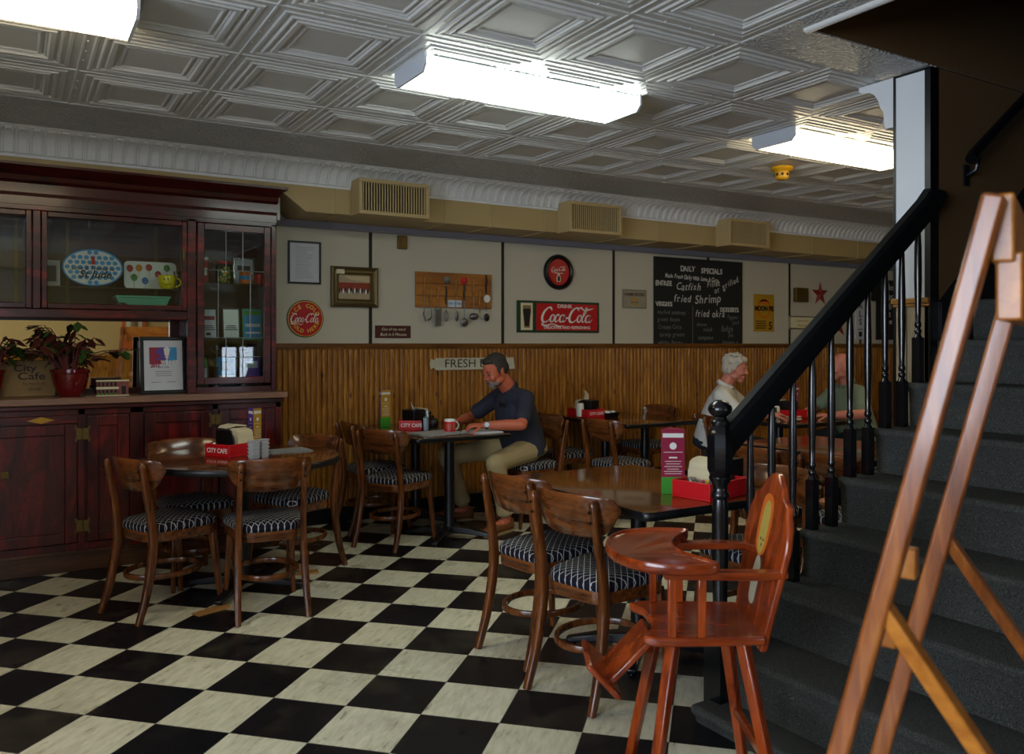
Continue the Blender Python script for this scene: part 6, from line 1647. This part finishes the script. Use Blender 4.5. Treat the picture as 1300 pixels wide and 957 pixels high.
def person(lab, loc, rz, J, skin, shirt, trous, hair, hp, beard=None, short=False, shoe=True, s=1.0, collar=True, sleeve=0.72, girth=1.0):
    t = thing('person', lab, 'person', loc, rz)
    V = lambda k: Vector(J[k])
    HM = T(*J['head']) @ RZ(R(J.get('yaw', 0))) @ RY(R(J.get('pitch', 0)))
    g = girth
    # body: head, neck, trunk, arms, hands, legs as one surface
    m = MB(); head_forms(m, HM, s)
    nb = V('neck'); hc = V('head'); hd = (HM.to_3x3() @ Vector((-0.03, 0, -0.06)))
    m.cap(hc+hd*s, nb, 0.055*s, 0.062*s)
    pel = V('pelvis'); ch = V('chest')
    m.tube([pel+Vector((0,0,0.02)), (pel*0.6+ch*0.4), ch, (ch+nb)/2+Vector((0,0,0.0))], [0.13, 0.12, 0.13, 0.09], 16)
    for S_ in ('l', 'r'):
        sh, el, wr = V('sh_'+S_), V('el_'+S_), V('wr_'+S_)
        limb(m, [sh, (sh+el)/2, el], [0.050, 0.046, 0.040]); limb(m, [el, el*0.6+wr*0.4, wr], [0.041, 0.042, 0.026])
        hd_ = J['hand_'+S_]; hand(m, wr, hd_[0], hd_[1], hd_[2], hd_[3])
        hi, kn, an = V('hip_'+S_), V('kn_'+S_), V('an_'+S_)
        limb(m, [hi, kn], [0.070, 0.054]); limb(m, [kn, kn*0.6+an*0.4, an], [0.056, 0.054, 0.036])
        toe = V('toe_'+S_); limb(m, [an+Vector((0,0,-0.02)), toe], [0.034, 0.028])
    body = blob(m, 'body', skin, t, 0.0045, 3)
    face_details(t, HM, s, M['lip'], hair if hp != 'bald' else M['hairwhite'])
    # shirt
    m = MB()
    up_ = (nb-ch).normalized()
    def oval(c, rx, ry, ax):          # ring of an elliptical trunk section
        side = (V('sh_l')-V('sh_r')).normalized(); ax = ax.normalized(); side = (side-ax*side.dot(ax)).normalized(); fr = side.cross(ax).normalized()
        return [c+side*ry*math.cos(2*PI*i/20)+fr*rx*math.sin(2*PI*i/20) for i in range(20)]
    ax1 = (ch-pel)
    secs = [(pel+ax1*-0.20, 0.135*g, 0.175*g), (pel, 0.150*g, 0.180*g), (pel+ax1*0.35, 0.148*g, 0.172*g), (pel+ax1*0.7, 0.138*g, 0.178*g), (ch, 0.128*g, 0.190*g), (ch+(nb-ch)*0.45, 0.105*g, 0.175*g), (ch+(nb-ch)*0.75, 0.078, 0.115), (nb+(nb-ch).normalized()*-0.005, 0.064, 0.070)]
    m.rings([oval(c, a, b, ax1 if i < 4 else (nb-ch)+ax1*0.3) for i, (c, a, b) in enumerate(secs)])
    for S_ in ('l', 'r'):
        sh, el = V('sh_'+S_), V('el_'+S_); e2 = sh+(el-sh)*sleeve
        m.cap(ch+(nb-ch)*0.35+(sh-ch)*0.35, sh, 0.085*g, 0.070)
        limb(m, [sh, (sh+e2)/2, e2], [0.068, 0.064, 0.060])
        m.tube([e2-(el-sh).normalized()*0.02, e2+(el-sh).normalized()*0.012], [0.064, 0.063], 14)
    shirt_o = blob(m, 'shirt', shirt, t, 0.008, 4)
    if collar:
        cdir = (hc+hd-nb).normalized(); m = MB()
        rs = []
        side = (V('sh_l')-V('sh_r')).normalized(); fr = side.cross(cdir).normalized()
        for hgt, rr_ in ((-0.012, 0.078), (0.018, 0.072), (0.022, 0.068), (-0.008, 0.070)):
            rs.append([nb+cdir*hgt+side*rr_*math.cos(a)+fr*(-1)*rr_*math.sin(a) for a in [R(-70+320*i/20) for i in range(21)]])
        m.rings(rs, closed=False, cap=False, loop=False); m.build('collar', shirt, t, solid=0.005)
    # trousers
    m = MB(); m.ball(pel+Vector((-0.02,0,-0.01)), (0.145*g, 0.175*g, 0.085))
    for S_ in ('l', 'r'):
        hi, kn, an = V('hip_'+S_), V('kn_'+S_), V('an_'+S_)
        if short:
            limb(m, [hi, hi*0.3+kn*0.7], [0.100*g, 0.085])
        else:
            limb(m, [hi, (hi+kn)/2, kn], [0.092*g, 0.084, 0.074]); e = kn+(an-kn)*0.86; limb(m, [kn, kn*0.55+e*0.45, e], [0.074, 0.068, 0.060]); m.tube([e-(an-kn).normalized()*0.03, e+(an-kn).normalized()*0.02], [0.064, 0.066], 14)
    blob(m, 'shorts' if short else 'trousers', trous, t, 0.008, 4)
    if shoe:
        for S_ in ('l', 'r'):
            an, toe = V('an_'+S_), V('toe_'+S_); d = (toe-an); d.z = 0; d.normalize()
            m = MB(); heel = Vector((an.x, an.y, 0.045))-d*0.035; ball_ = Vector((toe.x, toe.y, 0.040))-d*0.05; tp_ = Vector((toe.x, toe.y, 0.036))
            m.cap(heel, ball_, 0.040, 0.044); m.cap(ball_, tp_, 0.044, 0.034); m.cap(heel+Vector((0,0,0.03)), heel+d*0.05+Vector((0,0,0.015)), 0.034, 0.036)
            so = blob(m, 'shoe', M['shoe'], t, 0.005, 2)
            m = MB(); s2 = Vector((-d.y, d.x, 0)); pts = [heel-d*0.038, heel+s2*0.036, ball_+s2*0.046, tp_+s2*0.026, tp_+d*0.034, tp_-s2*0.026, ball_-s2*0.046, heel-s2*0.036]
            P = catmull(pts, 4, loop=True); m.rings([[(p.x, p.y, z) for p in P] for z in (0.001, 0.018)]); m.build('sole', M['sole'], so)
            m = MB(); c = heel+d*0.11; m.tube([c+s2*0.03+Vector((0,0,0.035)), c+Vector((0,0,0.052)), c-s2*0.03+Vector((0,0,0.035))], 0.004, 6); m.build('lace', M['cream_l'], so)
    # hair
    m = MB(); m.tf(HM)
    def b(c, r, rot=None): m.ball(tuple(k*s for k in c), tuple(k*s for k in r), 18, 12, rot)
    if hp == 'crew':
        b((-0.020,0,0.046), (0.090,0.077,0.080)); b((-0.052,0,0.008), (0.058,0.072,0.066)); b((0.030,0,0.083), (0.045,0.055,0.030), (0,-0.2,0))
        for y in (-1, 1): b((0.004,y*0.068,0.012), (0.022,0.010,0.028))
    elif hp == 'wavy':
        b((-0.024,0,0.050), (0.092,0.080,0.080)); b((-0.058,0,0.0), (0.056,0.076,0.068)); b((0.050,0.01,0.085), (0.040,0.052,0.026), (0,0.3,0))
        for y in (-1, 1): b((-0.004,y*0.073,0.014), (0.034,0.015,0.034)); b((-0.03,y*0.07,-0.012), (0.026,0.016,0.034)); b((0.03,y*0.052,0.068), (0.036,0.026,0.030))
        rr_ = random.Random(4)
        for k in range(26):
            a = rr_.uniform(0.3, 2*PI-0.3); zz = rr_.uniform(0.0, 0.1); b((-0.02+0.086*math.cos(a)*math.cos(zz*8), 0.076*math.sin(a)*math.cos(zz*5), 0.03+zz), (0.018,0.018,0.014))
    else:
        b((-0.052,0,-0.004), (0.058,0.073,0.046))
        for y in (-1, 1): b((-0.040,y*0.062,0.002), (0.030,0.014,0.034))
    m.tf(); blob(m, 'hair', hair, t, 0.004, 1)
    if beard:
        m = MB(); m.tf(HM); b((0.058,0,-0.088), (0.028,0.030,0.024)); b((0.060,0,-0.070), (0.026,0.034,0.018)); b((0.086,0,-0.046), (0.011,0.026,0.006))
        for y in (-1, 1): b((0.040,y*0.040,-0.072), (0.030,0.012,0.020)); b((0.078,y*0.022,-0.066), (0.012,0.007,0.020))
        m.tf(); blob(m, 'beard', beard, t, 0.0035, 1)
    return t
Z = Vector
# man in navy at the wall table, leaning over his papers, facing left
J = dict(head=(0.275,0.03,1.185), yaw=6, pitch=22, neck=(0.135,0.0,1.045), chest=(0.075,0.0,0.86), pelvis=(0.0,0.0,0.59),
  sh_l=(0.105,0.195,0.975), el_l=(0.235,0.345,0.800), wr_l=(0.475,0.225,0.800), hand_l=((0.95,-0.42,-0.02),(0.05,0.25,0.95),-1,0.75),
  sh_r=(0.115,-0.185,0.975), el_r=(0.300,-0.330,0.805), wr_r=(0.500,-0.125,0.805), hand_r=((0.85,0.5,0.02),(0.0,-0.25,0.95),1,0.7),
  hip_l=(0.02,0.10,0.580), kn_l=(0.40,0.255,0.525), an_l=(0.270,0.190,0.10), toe_l=(0.485,0.275,0.04),
  hip_r=(0.02,-0.10,0.580), kn_r=(0.52,-0.29,0.53), an_r=(0.345,-0.33,0.10), toe_r=(0.56,-0.39,0.04))
P1 = person('grey bearded man in a navy shirt and khaki trousers leaning over his table', (3.42, 5.47, 0), PI, J, M['skin1'], M['shirt_navy'], M['khaki'], M['hairgrey'], 'crew', beard=M['beard'], girth=1.12, s=1.07)
m = MB(); c = Z((0.462,0.232,0.800)); d = Z((0.24,-0.12,0.0)).normalized()
m.tube([c-d*0.010, c+d*0.010], [0.031, 0.031], 18); m.build('watch_strap', M['blackplastic'], P1)
m = MB(); n_ = Z((0.45,0.88,0.2)).normalized(); m.cyl(c+n_*0.026, c+n_*0.038, 0.021, n=18); w_ = m.build('wristwatch', M['silver'], P1)
m = MB(); m.cyl(c+n_*0.0375, c+n_*0.0385, 0.016, n=18); m.build('watch_face', M['paper'], w_)
t = thing('eyeglasses', 'dark folded eyeglasses hanging from the neck of the navy shirt', 'glasses', (3.42-0.205, 5.47-0.04, 0.925), PI)
m = MB()
for s_ in (-1, 1): m.tube([(0.012, s_*0.024+0.019*math.cos(a), 0.014*math.sin(a)) for a in [2*PI*i/16 for i in range(16)]], 0.003, 6, loop=True)
m.cyl((0.012,-0.006,0.004),(0.012,0.006,0.004),0.0025,n=6); m.build('frames', M['blackplastic'], t)
m = MB()
for s_ in (-1, 1): m.tube([(0.012, s_*0.042, 0.0), (0.0, s_*0.038, 0.05), (-0.02, s_*0.03, 0.09)], 0.0022, 6)
m.build('temples', M['blackplastic'], t)
m = MB()
for s_ in (-1, 1): m.tf(T(0.012, s_*0.024, 0) @ RY(PI/2)); m.prism(disc_poly(0.013, 0.018, 14), -0.0006, 0.0006)
m.tf(); m.build('dark_lenses', M['blackink'], t)
# white haired man
J = dict(head=(0.115,-0.01,1.185), yaw=-6, pitch=8, neck=(0.035,0.0,1.045), chest=(0.0,0.0,0.84), pelvis=(-0.06,0.0,0.59),
  sh_l=(0.03,0.195,0.97), el_l=(0.20,0.28,0.81), wr_l=(0.40,0.14,0.80), hand_l=((0.8,-0.6,0.0),(0.0,0.2,0.95),-1,0.8),
  sh_r=(0.03,-0.195,0.965), el_r=(0.20,-0.27,0.81), wr_r=(0.40,-0.12,0.82), hand_r=((0.8,0.55,0.05),(0.0,-0.2,0.95),1,0.8),
  hip_l=(-0.04,0.10,0.580), kn_l=(0.38,0.14,0.52), an_l=(0.33,0.14,0.10), toe_l=(0.52,0.16,0.04),
  hip_r=(-0.04,-0.10,0.580), kn_r=(0.38,-0.14,0.52), an_r=(0.33,-0.14,0.10), toe_r=(0.52,-0.16,0.04))
person('white haired man in a pale grey shirt sitting behind the newel post', (5.08, 5.02, 0), R(-54), J, M['skin2'], M['shirt_grey'], M['darkcloth'], M['hairwhite'], 'wavy', girth=1.12)
# man in green
J = dict(head=(0.10,0.03,1.185), yaw=-10, pitch=4, neck=(0.02,0.0,1.04), chest=(-0.02,0.0,0.84), pelvis=(-0.09,0.0,0.59),
  sh_l=(0.01,0.20,0.965), el_l=(0.10,0.33,0.80), wr_l=(0.34,0.26,0.79), hand_l=((0.8,-0.6,0.0),(0.0,0.3,0.95),-1,0.7),
  sh_r=(0.01,-0.20,0.965), el_r=(0.14,-0.30,0.80), wr_r=(0.36,-0.08,0.80), hand_r=((0.6,0.8,0.0),(0.0,-0.2,0.95),1,0.8),
  hip_l=(-0.06,0.10,0.580), kn_l=(0.36,0.26,0.52), an_l=(0.36,0.26,0.10), toe_l=(0.54,0.30,0.04),
  hip_r=(-0.06,-0.10,0.580), kn_r=(0.38,-0.14,0.52), an_r=(0.30,-0.14,0.10), toe_r=(0.50,-0.16,0.04))
person('balding man in a sage green polo sitting behind the balusters, facing left', (6.30, 4.70, 0), R(160), J, M['skin2'], M['shirt_green'], M['darkcloth'], M['hairwhite'], 'bald', short=True, girth=1.08)
# ------------------------------------------------------------------ roots to their base, light, camera
def recenter(t):
    def walk(o):
        for c in bpy.data.objects:
            if c.parent == o: yield c; yield from walk(c)
    ch = list(walk(t)); seen = set()
    pts = [v.co for c in ch for v in c.data.vertices]
    b = Vector(((min(p.x for p in pts)+max(p.x for p in pts))/2, (min(p.y for p in pts)+max(p.y for p in pts))/2, min(p.z for p in pts)))
    for c in ch:
        if c.data.name in seen: continue
        seen.add(c.data.name); c.data.transform(Matrix.Translation(-b))
    t.location = b
for o in list(bpy.data.objects):
    if o.type == 'EMPTY' and o.parent is None and o.get('category') in ('cabinet', 'duct', 'staircase', 'railing', 'easel'): recenter(o)

w = bpy.data.worlds.new('World'); scene.world = w; w.use_nodes = True
w.node_tree.nodes['Background'].inputs[0].default_value = (0.62, 0.74, 1.0, 1); w.node_tree.nodes['Background'].inputs[1].default_value = 0.6
def area(name, loc, rot, sx, sy, power, col):
    l = bpy.data.lights.new(name, 'AREA'); l.shape = 'RECTANGLE'; l.size = sx; l.size_y = sy; l.energy = power; l.color = col
    o = bpy.data.objects.new(name, l); COL.objects.link(o); o.location = loc; o.rotation_euler = rot
    return o
# daylight outside the two shop windows
area('window_daylight', (-1.45, YF-0.35, 1.55), (PI/2, 0, 0), 2.5, 1.6, 22, (0.72, 0.84, 1.0))
area('window_daylight', (3.05, YF-0.35, 1.1), (PI/2, 0, 0), 0.6, 0.8, 8, (0.72, 0.84, 1.0))
area('window_daylight', (XL-0.4, 0.25, 1.6), (PI/2, 0, -PI/2), 3.5, 1.8, 170, (0.74, 0.85, 1.0))

cam = bpy.data.cameras.new('Camera'); co = bpy.data.objects.new('Camera', cam); COL.objects.link(co)
co.location = (0, 0, 1.385); co.rotation_euler = (PI/2, 0, -R(31.2))
cam.sensor_width = 36; cam.lens = 36*1055/1300
cam.shift_y = -(437-478.5)/1300*-1
cam.dof.use_dof = True; cam.dof.focus_distance = 4.5; cam.dof.aperture_fstop = 4.0
scene.camera = co
scene.view_settings.view_transform = 'Standard'; scene.view_settings.look = 'None'
scene.view_settings.exposure = 0.95; scene.view_settings.gamma = 1.0
try: scene.view_settings.use_curve_mapping = False
except Exception: pass
